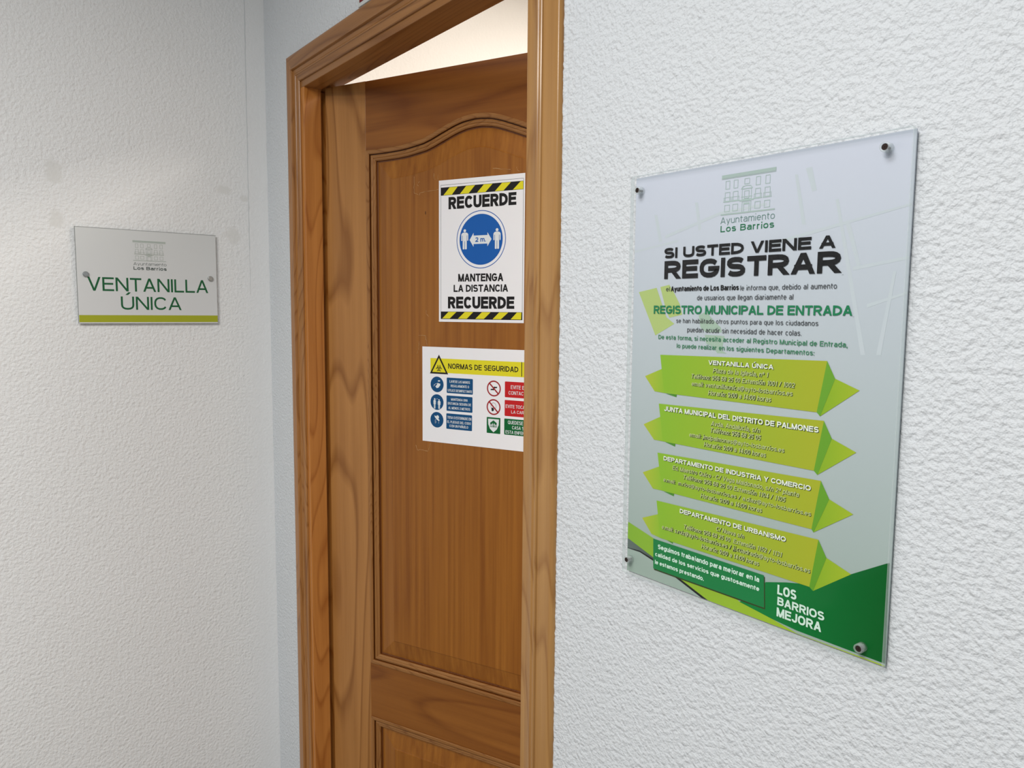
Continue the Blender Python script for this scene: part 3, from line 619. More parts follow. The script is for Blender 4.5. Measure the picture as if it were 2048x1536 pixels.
bm = bmesh.new(); box(bm, -.12, 9.0, -9.0, 3.2, -.1, 0)
tag(obj('floor', bm, M['floor']), 'floor of the hall and office', 'floor', kind='structure')
bm = bmesh.new(); box(bm, -.12, 3.6, -3.0, 3.2, 2.6, 2.7)
tag(obj('ceiling', bm, M['ceiling']), 'white ceiling of the hall and office', 'ceiling', kind='structure')
bm = bmesh.new(); box(bm, -.12, 0, WT, 3.2, 0, 2.6)
tag(obj('wall_office_left', bm, M['office_wall']), 'cream lit office wall seen above the open door', 'wall', kind='structure')
bm = bmesh.new(); box(bm, 0, 3.6, 3.1, 3.2, 0, 2.6); box(bm, 3.5, 3.6, WT, 3.1, 0, 2.6)
tag(obj('wall_office_far', bm, M['office_wall']), 'far wall of the office behind the door', 'wall', kind='structure')

# ---- door frame: jambs with a rebate, moulded casing with mitred corners
fr_ = tag(empty('trim_1', (XI, 0, 0)), 'moulded varnished pine frame around the open door', 'door frame', kind='structure')
def T(p): return (p[0]-XI, p[1], p[2])
def sweep(fn, prof, closed=False):
    bm = bmesh.new(); a = []; b = []
    for w, h in prof:
        p, q = fn(w, h); a.append(bm.verts.new(T(p))); b.append(bm.verts.new(T(q)))
    n = len(prof)
    for i in range(n if closed else n-1):
        j = (i+1) % n; bm.faces.new((a[i], b[i], b[j], a[j]))
    if closed:
        bm.faces.new(a); bm.faces.new(list(reversed(b)))
    bmesh.ops.recalc_face_normals(bm, faces=bm.faces)
    return bm
prof = [(.0148, -.0005), (.0150, .0030), (.0162, .0046), (.0185, .0050), (.0270, .0052), (.0288, .0060), (.0300, .0076), (.0320, .0081), (.0338, .0074), (.0350, .0064), (.0420, .0066),
        (.0432, .0070), (.0436, .0105), (.0448, .0128), (.0465, .0132), (.0480, .0122), (.0487, .0098), (.052, .0092), (.066, .0093), (.0735, .0095), (.0775, .0093), (.0800, .0082), (.0818, .0060), (.0824, .003), (.0824, -.001), (.0148, -.001)]
def setnorm(o):
    for p in o.data.polygons: p.use_smooth = True
    try: o.data.set_sharp_from_angle(angle=radians(28))
    except Exception: pass
    return o
setnorm(obj('casing', sweep(lambda w, h: ((XI-w, -h, 0), (XI-w, -h, ZI+w)), prof, True), M['wood_casing_l'], fr_))
setnorm(obj('casing', sweep(lambda w, h: ((XR+w, -h, 0), (XR+w, -h, ZI+w)), prof, True), M['wood_casing_r'], fr_))
setnorm(obj('casing', sweep(lambda w, h: ((XI-w, -h, ZI+w), (XR+w, -h, ZI+w)), prof, True), M['wood_head'], fr_))
jp = [(0.0016, 0.0), (.0005, -.0005), (0.0, -.0016), (0.0, -.0415), (.0105, -.0415), (.0105, -.083), (.0398, -.083), (.0398, 0.0)]
bm = sweep(lambda w, h: ((XI-w, -h, 0), (XI-w, -h, ZI+.0)), jp, True); box(bm, -.0398, -.0105, .0417, .0828, ZI-.002, ZI+.0106); obj('jamb', bm, M['wood_z1'], fr_)
bm = sweep(lambda w, h: ((XR+w, -h, 0), (XR+w, -h, ZI+.0)), jp, True); box(bm, XR-XI+.0105, XR-XI+.0398, .0417, .0828, ZI-.002, ZI+.0106); obj('jamb', bm, M['wood_casing_r'], fr_)
bm = sweep(lambda w, h: ((XI-.0398, -h, ZI+w), (XR+.0398, -h, ZI+w)), jp, True)
obj('jamb', bm, M['wood_head'], fr_)

# ---- door leaf
DW = .828; DT = .035; CX = DW/2; ZT = 2.0245; ZB = .008
door = tag(empty('door_1', (LX, LY, 0), TH), 'varnished pine panel door standing ajar into the office', 'door', kind='structure')
PL, PB = .119, .660
half = [(.119, 1.8725), (.150, 1.8722), (.190, 1.8730), (.2258, 1.8751), (.2606, 1.8800), (.2834, 1.8850), (.3254, 1.9003), (.3663, 1.9140), (.395, 1.9190), (.414, 1.9202)]
def arch(s):
    if s > CX: s = 2*CX-s
    for (a, za), (b, zb) in zip(half, half[1:]):
        if s <= b+1e-9:
            i = half.index((a, za)); p0 = half[max(0, i-1)][1]; p3 = half[min(len(half)-1, i+2)][1]; t = (s-a)/(b-a)
            m0 = (zb-p0)/2 if i > 0 else 0; m1 = (p3-za)/2 if i+2 < len(half) else 0
            return (2*t**3-3*t*t+1)*za+(t**3-2*t*t+t)*m0+(-2*t**3+3*t*t)*zb+(t**3-t*t)*m1
    return half[-1][1]
NA = 64
top_pts = [(DW-PL-(DW-2*PL)*i/NA, 0) for i in range(NA+1)]; top_pts = [(s, arch(s)) for s, _ in top_pts]   # right to left
outline_up = [(PL, PB), (DW-PL, PB)] + top_pts          # anticlockwise seen from the front
outline_lo = [(PL, .215), (DW-PL, .215), (DW-PL, .5245), (PL, .5245)]
def inset(pts, d):
    n = len(pts); out = []
    for i in range(n):
        p, a, c = Vector(pts[i]), Vector(pts[i-1]), Vector(pts[(i+1) % n])
        e1 = (p-a).normalized(); e2 = (c-p).normalized()
        n1 = Vector((-e1.y, e1.x)); n2 = Vector((-e2.y, e2.x)); b = (n1+n2)
        b = b/b.dot(n1) if b.length > 1e-6 else n1
        out.append((p+b*d))
    if n > 10:     # arched outline: where the arch runs into the side, stop at the inset corner
        zc = arch(PL+d)-d
        for q in out[2:]:
            if q.x < PL+d: q.x = PL+d; q.y = zc
            elif q.x > DW-PL-d: q.x = DW-PL-d; q.y = zc
    return [(q.x, q.y) for q in out]
MP = [(0, .0005), (0, -.0012), (.0012, -.0026), (.0045, -.0030), (.0078, -.0022), (.0096, -.0004), (.0099, .0044), (.0112, .0048), (.0120, .0022), (.0150, .0014), (.0175, .0022), (.0185, .0036), (.0200, .0030), (.0225, .0036), (.0245, .0058), (.0252, .0098), (.0270, .0104), (.0285, .0104)]
GROOVE = (0, 5, 6, 7, 14, 15, 16)  # profile steps painted with the darker groove shade
FP = [(.0280, .0104), (.0300, .0100), (.066, .0040), (.0685, .0032), (.0690, .0022)]
def rings(outline, prof, lo=0, hi=None):
    """quads between successive inset rings; keep only segments lo..hi of the outline"""
    bm = bmesh.new(); n = len(outline); idx = range(n) if hi is None else range(lo, hi); prev = None
    R_ = []
    for dd, y in prof: R_.append([bm.verts.new((q[0], y, q[1])) for q in inset(outline, dd)])
    for a, b in zip(R_, R_[1:]):
        for i in idx:
            j = (i+1) % n; f = bm.faces.new((a[i], a[j], b[j], b[i]))
            f.normal_update()
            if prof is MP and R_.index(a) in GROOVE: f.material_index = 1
    return bm, R_
def moulding(outline, segs):
    for (lo, hi, mat) in segs:
        bm, _ = rings(outline, MP, lo, hi)
        loose = [v for v in bm.verts if not v.link_faces]; bmesh.ops.delete(bm, geom=loose, context='VERTS')
        for f in bm.faces:
            f.normal_update()
        if sum(f.normal.y*f.calc_area() for f in bm.faces) > 0: bmesh.ops.reverse_faces(bm, faces=bm.faces)
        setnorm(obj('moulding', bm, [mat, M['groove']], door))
def field(outline):
    bm, R_ = rings(outline, FP)
    last = R_[-1]
    for t in tessellate_polygon([[Vector((v.co.x, v.co.z, 0)) for v in last]]):
        bm.faces.new([last[i] for i in t])
    back = [bm.verts.new((v.co.x, .025, v.co.z)) for v in R_[0]]
    n = len(back)
    for i in range(n):
        j = (i+1) % n; bm.faces.new((R_[0][i], back[i], back[j], R_[0][j]))
    for t in tessellate_polygon([[Vector((v.co.x, v.co.z, 0)) for v in back]]): bm.faces.new([back[i] for i in reversed(t)])
    bmesh.ops.recalc_face_normals(bm, faces=bm.faces)
    obj('panel', bm, M['wood_panel'], door)
nU = len(outline_up)
moulding(outline_up, [(0, 1, M['wood_mould_x']), (1, 2, M['wood_mould_z']), (2, nU-1, M['wood_mould_x']), (nU-1, nU, M['wood_mould_z'])])
moulding(outline_lo, [(0, 1, M['wood_mould_x']), (1, 2, M['wood_mould_z']), (2, 3, M['wood_mould_x']), (3, 4, M['wood_mould_z'])])
field(outline_up); field(outline_lo)
bm = bmesh.new(); box(bm, 0, PL, 0, DT, ZB, ZT, .0004); obj('stile', bm, M['wood_stile'], door)
bm = bmesh.new(); box(bm, DW-PL, DW, 0, DT, ZB, ZT, .0004); obj('stile', bm, M['wood_stile'], door)
bm = bmesh.new(); prism(bm, [(PL-.002, arch(PL)), (PL-.002, ZT-.0006), (DW-PL+.002, ZT-.0006), (DW-PL+.002, arch(PL))] + top_pts, 0.0003, DT-.0004); obj('rail', bm, M['wood_rail'], door)
bm = bmesh.new(); box(bm, PL-.002, DW-PL+.002, .0003, DT-.0004, .5245, PB); obj('rail', bm, M['wood_rail'], door)
bm = bmesh.new(); box(bm, PL-.002, DW-PL+.002, .0003, DT-.0004, ZB, .215); obj('rail', bm, M['wood_rail'], door)

# clear adhesive tape remnants left on the panel: creased pale outlines
M['tape'] = plain('creased_tape_edge', (.55, .33, .15, 1), .2)
for pl_ in TAPE:
    bm = bmesh.new(); pts = []
    for a, b in zip(pl_, pl_[1:]):
        for k in range(6):
            t = k/6; pts.append((a[0]+(b[0]-a[0])*t+random.uniform(-.0007, .0007), a[1]+(b[1]-a[1])*t+random.uniform(-.0007, .0007)))
    pts.append(tuple(pl_[-1])); pr = None
    for i, p in enumerate(pts):
        q = pts[min(i+1, len(pts)-1)]; o_ = pts[max(i-1, 0)]
        dx, dz = q[0]-o_[0], q[1]-o_[1]; L_ = sqrt(dx*dx+dz*dz) or 1; w = random.uniform(.0001, .0006)
        yb = -.0015 if False else .0022
        if p[0] < .19: yb = .0055
        if p[1] > 1.80: yb = .0022
        vs = [bm.verts.new((p[0]-dz/L_*w, yb-.0001, p[1]+dx/L_*w)), bm.verts.new((p[0], yb-.0006, p[1])), bm.verts.new((p[0]+dz/L_*w, yb-.0001, p[1]-dx/L_*w))]
        if pr:
            for k in range(2): bm.faces.new((pr[k], vs[k], vs[k+1], pr[k+1]))
        pr = vs
    bmesh.ops.recalc_face_normals(bm, faces=bm.faces)
    obj('tape_remnant', bm, M['tape'], door)
M['knot'] = plain('pine_knot', (.10, .035, .01, 1), .4)
bm = bmesh.new(); flat(bm, ell(KNOT[0][0], KNOT[0][1], .0012, .004, 12), -.0019); obj('knot', bm, M['knot'], door)

# ------------------------------------------------------------------ big information sign on the door wall
sign = tag(empty('information_sign', (SX0, 0, SZ0)), 'tall clear acrylic sign with green arrow banners on the wall right of the door', 'sign')
def s_(pts): return [(p[0]-SX0, p[1]-SZ0) for p in pts]
SW, SH = SX1-SX0, SZ1-SZ0
# acrylic plate: front and four sides, open at the back where the printed film closes it
bm = bmesh.new()
out_ = rrect(0, SW, 0, SH, .003, 4); n = len(out_)
yf, yb = -.0130, -.0059
F = [bm.verts.new((p[0], yf, p[1])) for p in rrect(.0005, SW-.0005, .0005, SH-.0005, .003, 4)]
S1 = [bm.verts.new((p[0], yf+.0006, p[1])) for p in out_]; S2 = [bm.verts.new((p[0], yb, p[1])) for p in out_]
f = bm.faces.new(F); f.normal_update()
if f.normal.y > 0: f.normal_flip()
for a, b in ((F, S1), (S1, S2)):
    for i in range(n):
        j = (i+1) % n; g = bm.faces.new((a[i], b[i], b[j], a[j])); g.material_index = 1; g.normal_update()
        c = g.calc_center_median()
        if g.normal.dot(Vector((c.x-SW/2, 0 if abs(g.normal.y) < .9 else -1, c.z-SH/2))) < 0: g.normal_flip()
obj('acrylic_plate', bm, [M['acrylic'], M['acrylic_edge']], sign)
SD = .0046
M['sheet'] = gradient('pale_map_print', 2, 0, SH, srgb(150, 168, 156), srgb(200, 205, 217), .55)
bm = bmesh.new(); box(bm, .0018, SW-.0010, -SD, -.0030, .0006, SH-.0015)
sheet = obj('print_sheet', bm, M['sheet'], sign)
def cl(pts):   # keep printed shapes on the sheet
    return [(min(max(x, .0019), SW-.0011), min(max(z, .0007), SH-.0016)) for x, z in pts]
def layer(k): return SD+.00006*k
def printed(name, polys, mat, k, label=None):
    for i, p in enumerate(polys):
        bm = bmesh.new(); flat(bm, cl(p), layer(k)+i*4e-6); obj(name, bm, mat, sheet)
M['roads'] = plain('pale_road_ink', srgb(192, 201, 205), .55)
M['mapgreen'] = plain('sage_ink', srgb(172, 192, 116), .55)
M['lampink'] = plain('mint_ink', srgb(160, 184, 164), .55)
M['lime'] = gradient('lime_ink', 0, 0, SW, srgb(128, 172, 48), srgb(160, 184, 38), .5)
M['deep'] = gradient('deep_green_ink', 0, .2, SW, srgb(0, 118, 52), srgb(0, 88, 30), .45)
M['boxgreen'] = plain('box_green_ink', srgb(10, 120, 60), .45)
M['slate'] = gradient('slate_ink', 0, 0, .11, srgb(96, 110, 104), srgb(20, 28, 24), .5)
M['body'] = gradient('banner_ink', 0, .05, .27, srgb(132, 178, 42), srgb(164, 170, 40), .5)
M['tail'] = gradient('banner_tail_ink', 0, .025, .055, srgb(170, 182, 52), srgb(140, 180, 46), .5)
M['fold'] = gradient('banner_fold_ink', 2, 0, .30, srgb(92, 150, 34), srgb(104, 158, 44), .5)
M['under'] = plain('banner_under_ink', srgb(72, 134, 40), .5)
M['tip'] = gradient('banner_tip_ink', 0, .26, .30, srgb(132, 170, 36), srgb(160, 180, 40), .5)
printed('map_street', [s_(p) for p in S_ROADS], M['roads'], 1)
printed('map_block', [s_(p) for p in S_MAPG], M['mapgreen'], 2)
printed('map_figure', [s_(p) for p in S_LAMP], M['lampink'], 2)
# curled corner at the lower left: dark shade line, lime stripe, deep green field
printed('corner_shade', [s_(S_DARK)], M['slate'], 2)
ds = s_(S_DARK); crv = ds[4:][:]          # curve points, right to left
bm = bmesh.new()
lo_ = sorted(crv); nn_ = len(lo_)
flat(bm, cl(lo_+[(p[0], p[1]+.0006+.0045*(i/(nn_-1))) for i, p in reversed(list(enumerate(lo_)))]), layer(3))
obj('corner_shade', bm, M['black'], sheet)
printed('lime_stripe', [s_(S_LIME)], M['lime'], 4)
printed('green_field', [s_([(x, max(z, 1.1800+.012*max(0, 1.56-x)) if x > 1.50 else z) for x, z in S_GREEN])], M['deep'], 5)
for bnr in BANNERS:
    e = empty('banner', (0, 0, 0), 0, sheet)
    for key, mt, k in (('under', 'under', 6), ('tail', 'tail', 7), ('body', 'body', 8), ('tip', 'tip', 7), ('fold', 'fold', 9)):
        bm = bmesh.new(); flat(bm, cl(s_(bnr[key])), layer(k))
        # banner faces are joined into one mesh below
        me = bpy.data.meshes.new('b'); bm.to_mesh(me); bm.free(); bnr[key+'_m'] = (me, mt)
    bm = bmesh.new(); mats = []
    for key in ('under', 'tail', 'body', 'tip', 'fold'):
        me, mt = bnr[key+'_m']; n0 = len(bm.faces); bm.from_mesh(me); bm.faces.ensure_lookup_table()
        for f in bm.faces[n0:]: f.material_index = len(mats)
        mats.append(M[mt]); bpy.data.meshes.remove(me)
    bpy.data.objects.remove(e)
    obj('banner', bm, mats, sheet)
bx = s_(S_BOX)
bm = bmesh.new(); flat(bm, [(p[0]+.0012, p[1]-.0016) for p in bx], layer(9)); obj('box_shade', bm, M['shadow_ink'], sheet)
printed('message_box', [bx], M['boxgreen'], 10)
styles = {'xb': (.255, 0, .075), 'b': (.21, 0, .085), 'sb': (.165, 0, .13), 'r': (.12, 0, .15), 'c': (.16, .1, .1), 'head': (.21, 0, .10), 'body': (.14, .16, .12)}
for txt, bl, br, tp, stl, colr in SIGN_TEXT:
    t_, sh_, gp = styles[stl]; bl, br, tp = s_([bl, br, tp])
    bm = bmesh.new(); write(bm, txt, bl, br, tp, layer(14), t_, sh_, gp); obj('lettering', bm, M[colr], sheet)
    if stl in ('head', 'body'):
        k = .00058 if stl == 'head' else .00055
        bm = bmesh.new()
        write(bm, txt, bl, br, tp, layer(11), t_+.06, sh_, gp, dx=k, dz=-k)
        write(bm, txt, bl, br, tp, layer(12), t_+.05, sh_, gp, dx=k*.5, dz=-k*.5)
        obj('lettering_shade', bm, M['shadow_ink'], sheet)

def logo(frame_obj, x0, x1, z0, z1, d, mat, roofmat, lw):
    """line drawing of the town hall: roof band, three rows of windows, central doorway, ground line"""
    W_, H_ = x1-x0, z1-z0; X = lambda u: x0+u*W_; Z = lambda v: z1-v*H_
    bm = bmesh.new(); flat(bm, [(X(0), Z(0)), (X(1), Z(0)), (X(1), Z(.085)), (X(0), Z(.085))], d)
    flat(bm, [(X(0), Z(.095)), (X(1), Z(.095)), (X(1), Z(.108)), (X(0), Z(.108))], d)
    flat(bm, [(X(0), Z(.965)), (X(1), Z(.965)), (X(1), Z(1)), (X(0), Z(1))], d)
    tag(obj('logo_roof', bm, roofmat, frame_obj), kind='stuff')
    bm = bmesh.new()
    def rect(u0, u1, v0, v1, w=lw): stroke(bm, [(X(u0), Z(v0)), (X(u1), Z(v0)), (X(u1), Z(v1)), (X(u0), Z(v1)), (X(u0), Z(v0))], w, d)
    for c in (.12, .275, .69, .86):
        rect(c-.038, c+.038, .16, .355); rect(c-.045, c+.045, .44, .655); rect(c-.066, c+.066, .565, .665, lw*.8)
        stroke(bm, [(X(c-.07), Z(.67)), (X(c+.07), Z(.67))], lw*1.6, d); rect(c-.048, c+.048, .755, .915)
    c = .485
    rect(c-.045, c+.045, .165, .29); rect(c-.085, c+.085, .41, .66); rect(c-.042, c+.042, .46, .64)
    stroke(bm, [(X(c-.10), Z(.405)), (X(c-.07), Z(.345)), (X(c), Z(.33)), (X(c+.07), Z(.345)), (X(c+.10), Z(.405)), (X(c-.10), Z(.405))], lw*1.3, d)
    stroke(bm, [(X(c-.12), Z(.685)), (X(c+.12), Z(.685))], lw*2.6, d); stroke(bm, [(X(c-.10), Z(.60)), (X(c+.10), Z(.60))], lw, d)
    rect(c-.082, c+.082, .72, .97); rect(c-.050, c+.050, .78, .97); stroke(bm, [(X(c-.045), Z(.765)), (X(c+.045), Z(.765))], lw*2.4, d)
    tag(obj('logo_drawing', bm, mat, frame_obj), kind='stuff')
M['logo_g'] = plain('logo_sage_ink', srgb(168, 188, 182), .5)
M['logo_r'] = plain('logo_roof_ink', srgb(164, 182, 176), .5)
M['logo_t'] = plain('logo_slate_ink', srgb(96, 130, 122), .5)
M['logo_b'] = plain('logo_green_ink', srgb(40, 112, 78), .5)
q = s_(S_LOGO)
logo(sheet, (q[0][0]+q[3][0])/2, (q[1][0]+q[2][0])/2, (q[2][1]+q[3][1])/2, (q[0][1]+q[1][1])/2, layer(4), M['logo_g'], M['logo_r'], .0006)
for (txt, bl, br, tp), mt, bo in zip(S_LOGOT, ('logo_t', 'logo_b'), (.10, .18)):
    bl, br, tp = s_([bl, br, tp]); bm = bmesh.new(); write(bm, txt, bl, br, tp, layer(4), bo); obj('lettering', bm, M[mt], sheet)

def disc(bm, cx, cz, r, ya, yb, n=24, r2=None):
    r2 = r if r2 is None else r2
    a = [bm.verts.new((cx+r*cos(2*pi*i/n), ya, cz+r*sin(2*pi*i/n))) for i in range(n)]
    b = [bm.verts.new((cx+r2*cos(2*pi*i/n), yb, cz+r2*sin(2*pi*i/n))) for i in range(n)]
    bm.faces.new(a); bm.faces.new(list(reversed(b)))
    for i in range(n):
        j = (i+1) % n; bm.faces.new((a[i], b[i], b[j], a[j]))
    bmesh.ops.recalc_face_normals(bm, faces=bm.faces)
def tube(bm, cx, cz, ro, ri, ya, yb, n=24):
    L4 = [[bm.verts.new((cx+r*cos(2*pi*i/n), y, cz+r*sin(2*pi*i/n))) for i in range(n)] for r, y in ((ro, yb), (ro, ya), (ri, ya), (ri, yb))]
    for k in range(4):
        a, b = L4[k], L4[(k+1) % 4]
        for i in range(n):
            j = (i+1) % n; bm.faces.new((a[i], b[i], b[j], a[j]))
    bmesh.ops.recalc_face_normals(bm, faces=bm.faces)
for p in S_SCREW:
    x, z = p[0]-SX0, p[1]-SZ0
    bm = bmesh.new(); tube(bm, x, z, .0047, .0031, -.0146, -.0061); rg = obj('spacer_ring', bm, M['ring'], sign, True)
    bm = bmesh.new(); disc(bm, x, z, .0030, -.0126, -.0140); disc(bm, x, z, .0012, -.0002, -.0126)
    sc_ = obj('screw', bm, M['screw'], sign)
    bm = bmesh.new(); ring(bm, x, z, .0029, .0029, .0006, .01405, 24); box(bm, x-.0018, x+.0018, -.0143, -.0140, z-.0003, z+.0003); box(bm, x-.0003, x+.0003, -.0143, -.0140, z-.0018, z+.0018)
    obj('screw_recess', bm, M['screw'], sc_)

# ------------------------------------------------------------------ small plaque on the left wall
PY0, PY1, PZ0, PZ1 = -.4389, -.1361, 1.4757, 1.6904
plaque = tag(empty('name_plaque', (0, PY0, PZ0), pi/2), 'small grey acrylic plaque with green lettering and lime bar on the left wall', 'sign')
PW, PH = PY1-PY0, PZ1-PZ0
def p_(pts): return [(a[0]-PY0, a[1]-PZ0) for a in pts]
PF = .0085      # front plane, measured out from the wall
M['plaque'] = gradient('frosted_grey_film', 2, 0, PH, srgb(217, 217, 216), srgb(212, 213, 211), .4)
bm = bmesh.new(); box(bm, 0, PW, -PF, -PF+.0050, 0, PH, .0006); pls = obj('plate', bm, M['plaque'], plaque)
M['edge_line'] = plain('polished_edge', (.30, .31, .30, 1), .3)
bm = bmesh.new(); box(bm, -.0006, PW+.0006, -PF+.0003, -PF+.0030, PH, PH+.0012); box(bm, -.0012, 0, -PF+.0003, -PF+.0030, 0, PH+.0012)
obj('plate_edge', bm, M['edge_line'], plaque)
M['bar'] = plain('olive_lime_ink', srgb(168, 172, 44), .4)
bm = bmesh.new(); q = p_(P_BAR); flat(bm, [(.0004, q[0][1]), (PW-.0004, q[0][1]), (PW-.0004, .0028), (.0004, .0028)], PF+.0001); obj('lime_bar', bm, M['bar'], pls)
M['plogo'] = plain('plaque_logo_ink', srgb(172, 178, 170), .5); M['plogo_r'] = plain('plaque_roof_ink', srgb(176, 184, 176), .5)
M['ptext'] = plain('plaque_grey_ink', srgb(72, 84, 78), .5); M['pgreen'] = plain('plaque_green_ink', srgb(34, 96, 58), .45)
q = p_(P_LOGO)
logo(pls, q[0][0], q[1][0], q[2][1], q[0][1], PF+.0001, M['plogo'], M['plogo_r'], .0008)
for (txt, bl, br, tp), mt, bo in zip(P_TEXT, ('ptext', 'ptext', 'pgreen', 'pgreen'), (.10, .20, .135, .135)):
    bl, br, tp = p_([bl, br, tp]); bm = bmesh.new(); write(bm, txt, bl, br, tp, PF+.00015, bo, 0, .10); obj('lettering', bm, M[mt], pls)
for p in P_SCREW:
    x, z = p[0]-PY0, p[1]-PZ0
    bm = bmesh.new(); disc(bm, x, z, .0062, 0, -PF-.003); sc_ = obj('standoff', bm, M['steel'], plaque)
    bm = bmesh.new(); disc(bm, x, z, .0056, -PF-.0031, -PF-.0040, r2=.0045); obj('standoff_cap', bm, M['steel'], sc_)

# ------------------------------------------------------------------ notices taped to the door
M['paper'] = plain('white_paper', (.88, .86, .87, 1), .55, noise=.02)
M['ink'] = plain('notice_black', (.012, .010, .010, 1), .45)
M['yellow'] = plain('notice_yellow', srgb(228, 216, 40), .45)
M['blue'] = plain('notice_blue', srgb(24, 92, 172), .45)
M['navy'] = plain('notice_navy', srgb(14, 76, 122), .45)
M['red'] = plain('notice_red', srgb(196, 32, 34), .45)
M['darkred'] = plain('notice_crimson', srgb(160, 36, 40), .45)
M['dgreen'] = plain('notice_green', srgb(10, 98, 48), .45)
M['pwhite'] = plain('notice_white', (.78, .80, .80, 1), .5)
DF = -.0020     # field plane of the door panel in door coordinates is y=+.0022
def on_door(s, z, y=.0019):
    return (LX+s*cos(TH)-y*sin(TH), LY+s*sin(TH)+y*cos(TH), z)
def poster(name, s0, s1, z0, z1, label):
    r = tag(empty(name, on_door(s0, z0), TH), label, 'poster')
    bm = bmesh.new(); n = 8
    g = [[bm.verts.new(((s1-s0)*i/n, -.0003-.0002*(1-cos(2*pi*i/n))*0, (z1-z0)*j/n)) for j in range(n+1)] for i in range(n+1)]
    for i in range(n):
        for j in range(n): bm.faces.new((g[i][j], g[i+1][j], g[i+1][j+1], g[i][j+1]))
    box(bm, 0, s1-s0, -.00025, 0, 0, z1-z0)
    return r, obj('paper_sheet', bm, M['paper'], r)
def out_print(parent, name, mat, polys, d, o0):
    bm = bmesh.new()
    for p in polys: flat(bm, shift(p, *o0), d)
    return obj(name, bm, mat, parent)
def man(x0, x1, z0, z1):
    w = x1-x0; h = z1-z0; X = lambda u: x0+u*w; Z = lambda v: z0+v*h
    return [ell(X(.5), Z(.915), h*.078, h*.078, 16),
            [(X(.12), Z(.80)), (X(.25), Z(.825)), (X(.75), Z(.825)), (X(.88), Z(.80)), (X(1), Z(.74)), (X(1), Z(.44)), (X(.93), Z(.41)), (X(.85), Z(.44)), (X(.85), Z(.68)), (X(.79), Z(.68)),
             (X(.79), Z(.02)), (X(.73), Z(0)), (X(.58), Z(0)), (X(.53), Z(.02)), (X(.53), Z(.40)), (X(.47), Z(.40)), (X(.47), Z(.02)), (X(.42), Z(0)), (X(.27), Z(0)), (X(.21), Z(.02)),
             (X(.21), Z(.68)), (X(.15), Z(.68)), (X(.15), Z(.44)), (X(.07), Z(.41)), (X(0), Z(.44)), (X(0), Z(.74))]]
# distance notice
s0, z0 = .3180, 1.4875; s1, z1 = .5286, 1.7905
po, pa = poster('distance_notice', s0, s1, z0, z1, 'upright white notice with hazard stripes and round blue symbol, upper one on door')
o0 = (s0, z0); A_ = D_RE; E1, E2, E3, E4 = .0004, .0005, .0006, .0007
bm = bmesh.new(); c = shift(A_['border'], *o0)
xa, xb, za, zb = (c[0][0]+c[3][0])/2, (c[1][0]+c[2][0])/2, (c[2][1]+c[3][1])/2, (c[0][1]+c[1][1])/2
stroke(bm, [(xa, za), (xb, za), (xb, zb), (xa, zb), (xa, za)], .0006, E1); obj('border_line', bm, M['ink'], pa)
def straight(qd, a, b):   # horizontal band from a measured quad
    zt = (qd[0][1]+qd[1][1])/2; zb_ = (qd[2][1]+qd[3][1])/2
    return [(a, zt), (b, zt), (b, zb_), (a, zb_)]
for key, yk in (('top', 'ty'), ('bot', 'by')):
    c2 = shift(A_[key], *o0); bd = straight(c2, xa, xb); bm = bmesh.new(); flat(bm, bd, E2); hz = obj('hazard_band', bm, M['ink'], pa)
    for qd in A_[yk]:
        bm = bmesh.new(); q = shift(qd, *o0); h = .0006
        flat(bm, [(q[0][0], bd[0][1]-h), (min(q[1][0], xb-.0006), bd[0][1]-h), (min(q[2][0], xb-.0006), bd[2][1]+h), (q[3][0], bd[2][1]+h)], E3)
        obj('hazard_stripe', bm, M['yellow'], pa)
c = shift(A_['circ'], *o0); cx, cz = c[0]; cx = (c[3][0]+c[4][0])/2
ro = (c[1][1]-cz); ri = (c[2][1]-cz)*1.0
bm = bmesh.new(); ring(bm, cx, cz, ro, ro, .0016, E1, 64); obj('symbol_rim', bm, M['blue'], pa)
bm = bmesh.new(); flat(bm, ell(cx, cz, ri, ri, 64), E1); obj('symbol_disc', bm, M['blue'], pa)
pw = []
for k in ('man1', 'man2'):
    q = shift(A_[k], *o0); bm = bmesh.new()
    for p in man(q[2][0], q[3][0], q[1][1], q[0][1]): flat(bm, p, E2)
    obj('figure_symbol', bm, M['pwhite'], pa)
q = shift(A_['arrow'], *o0); ax0, ax1 = q[0][0], q[1][0]; az = (q[0][1]+q[1][1])/2; hh = (q[2][1]-q[3][1])/2; bh = (q[4][1]-q[5][1])/2; hx = q[2][0]-ax0
pw.append([(ax0, az), (ax0+hx, az+hh), (ax0+hx, az+bh), (ax1-hx, az+bh), (ax1-hx, az+hh), (ax1, az), (ax1-hx, az-hh), (ax1-hx, az-bh), (ax0+hx, az-bh), (ax0+hx, az-hh)])
bm = bmesh.new()
for p in pw: flat(bm, p, E2)
obj('double_arrow', bm, M['pwhite'], pa)
for i, (txt, bl, br, tp) in enumerate(D_RET):
    bl, br, tp = shift([bl, br, tp], *o0)
    b3 = bmesh.new(); write(b3, txt, bl, br, tp, E3, .245 if i in (0, 3) else .21, 0, .075); obj('lettering', b3, M['ink' if i != 4 else 'blue'], pa)

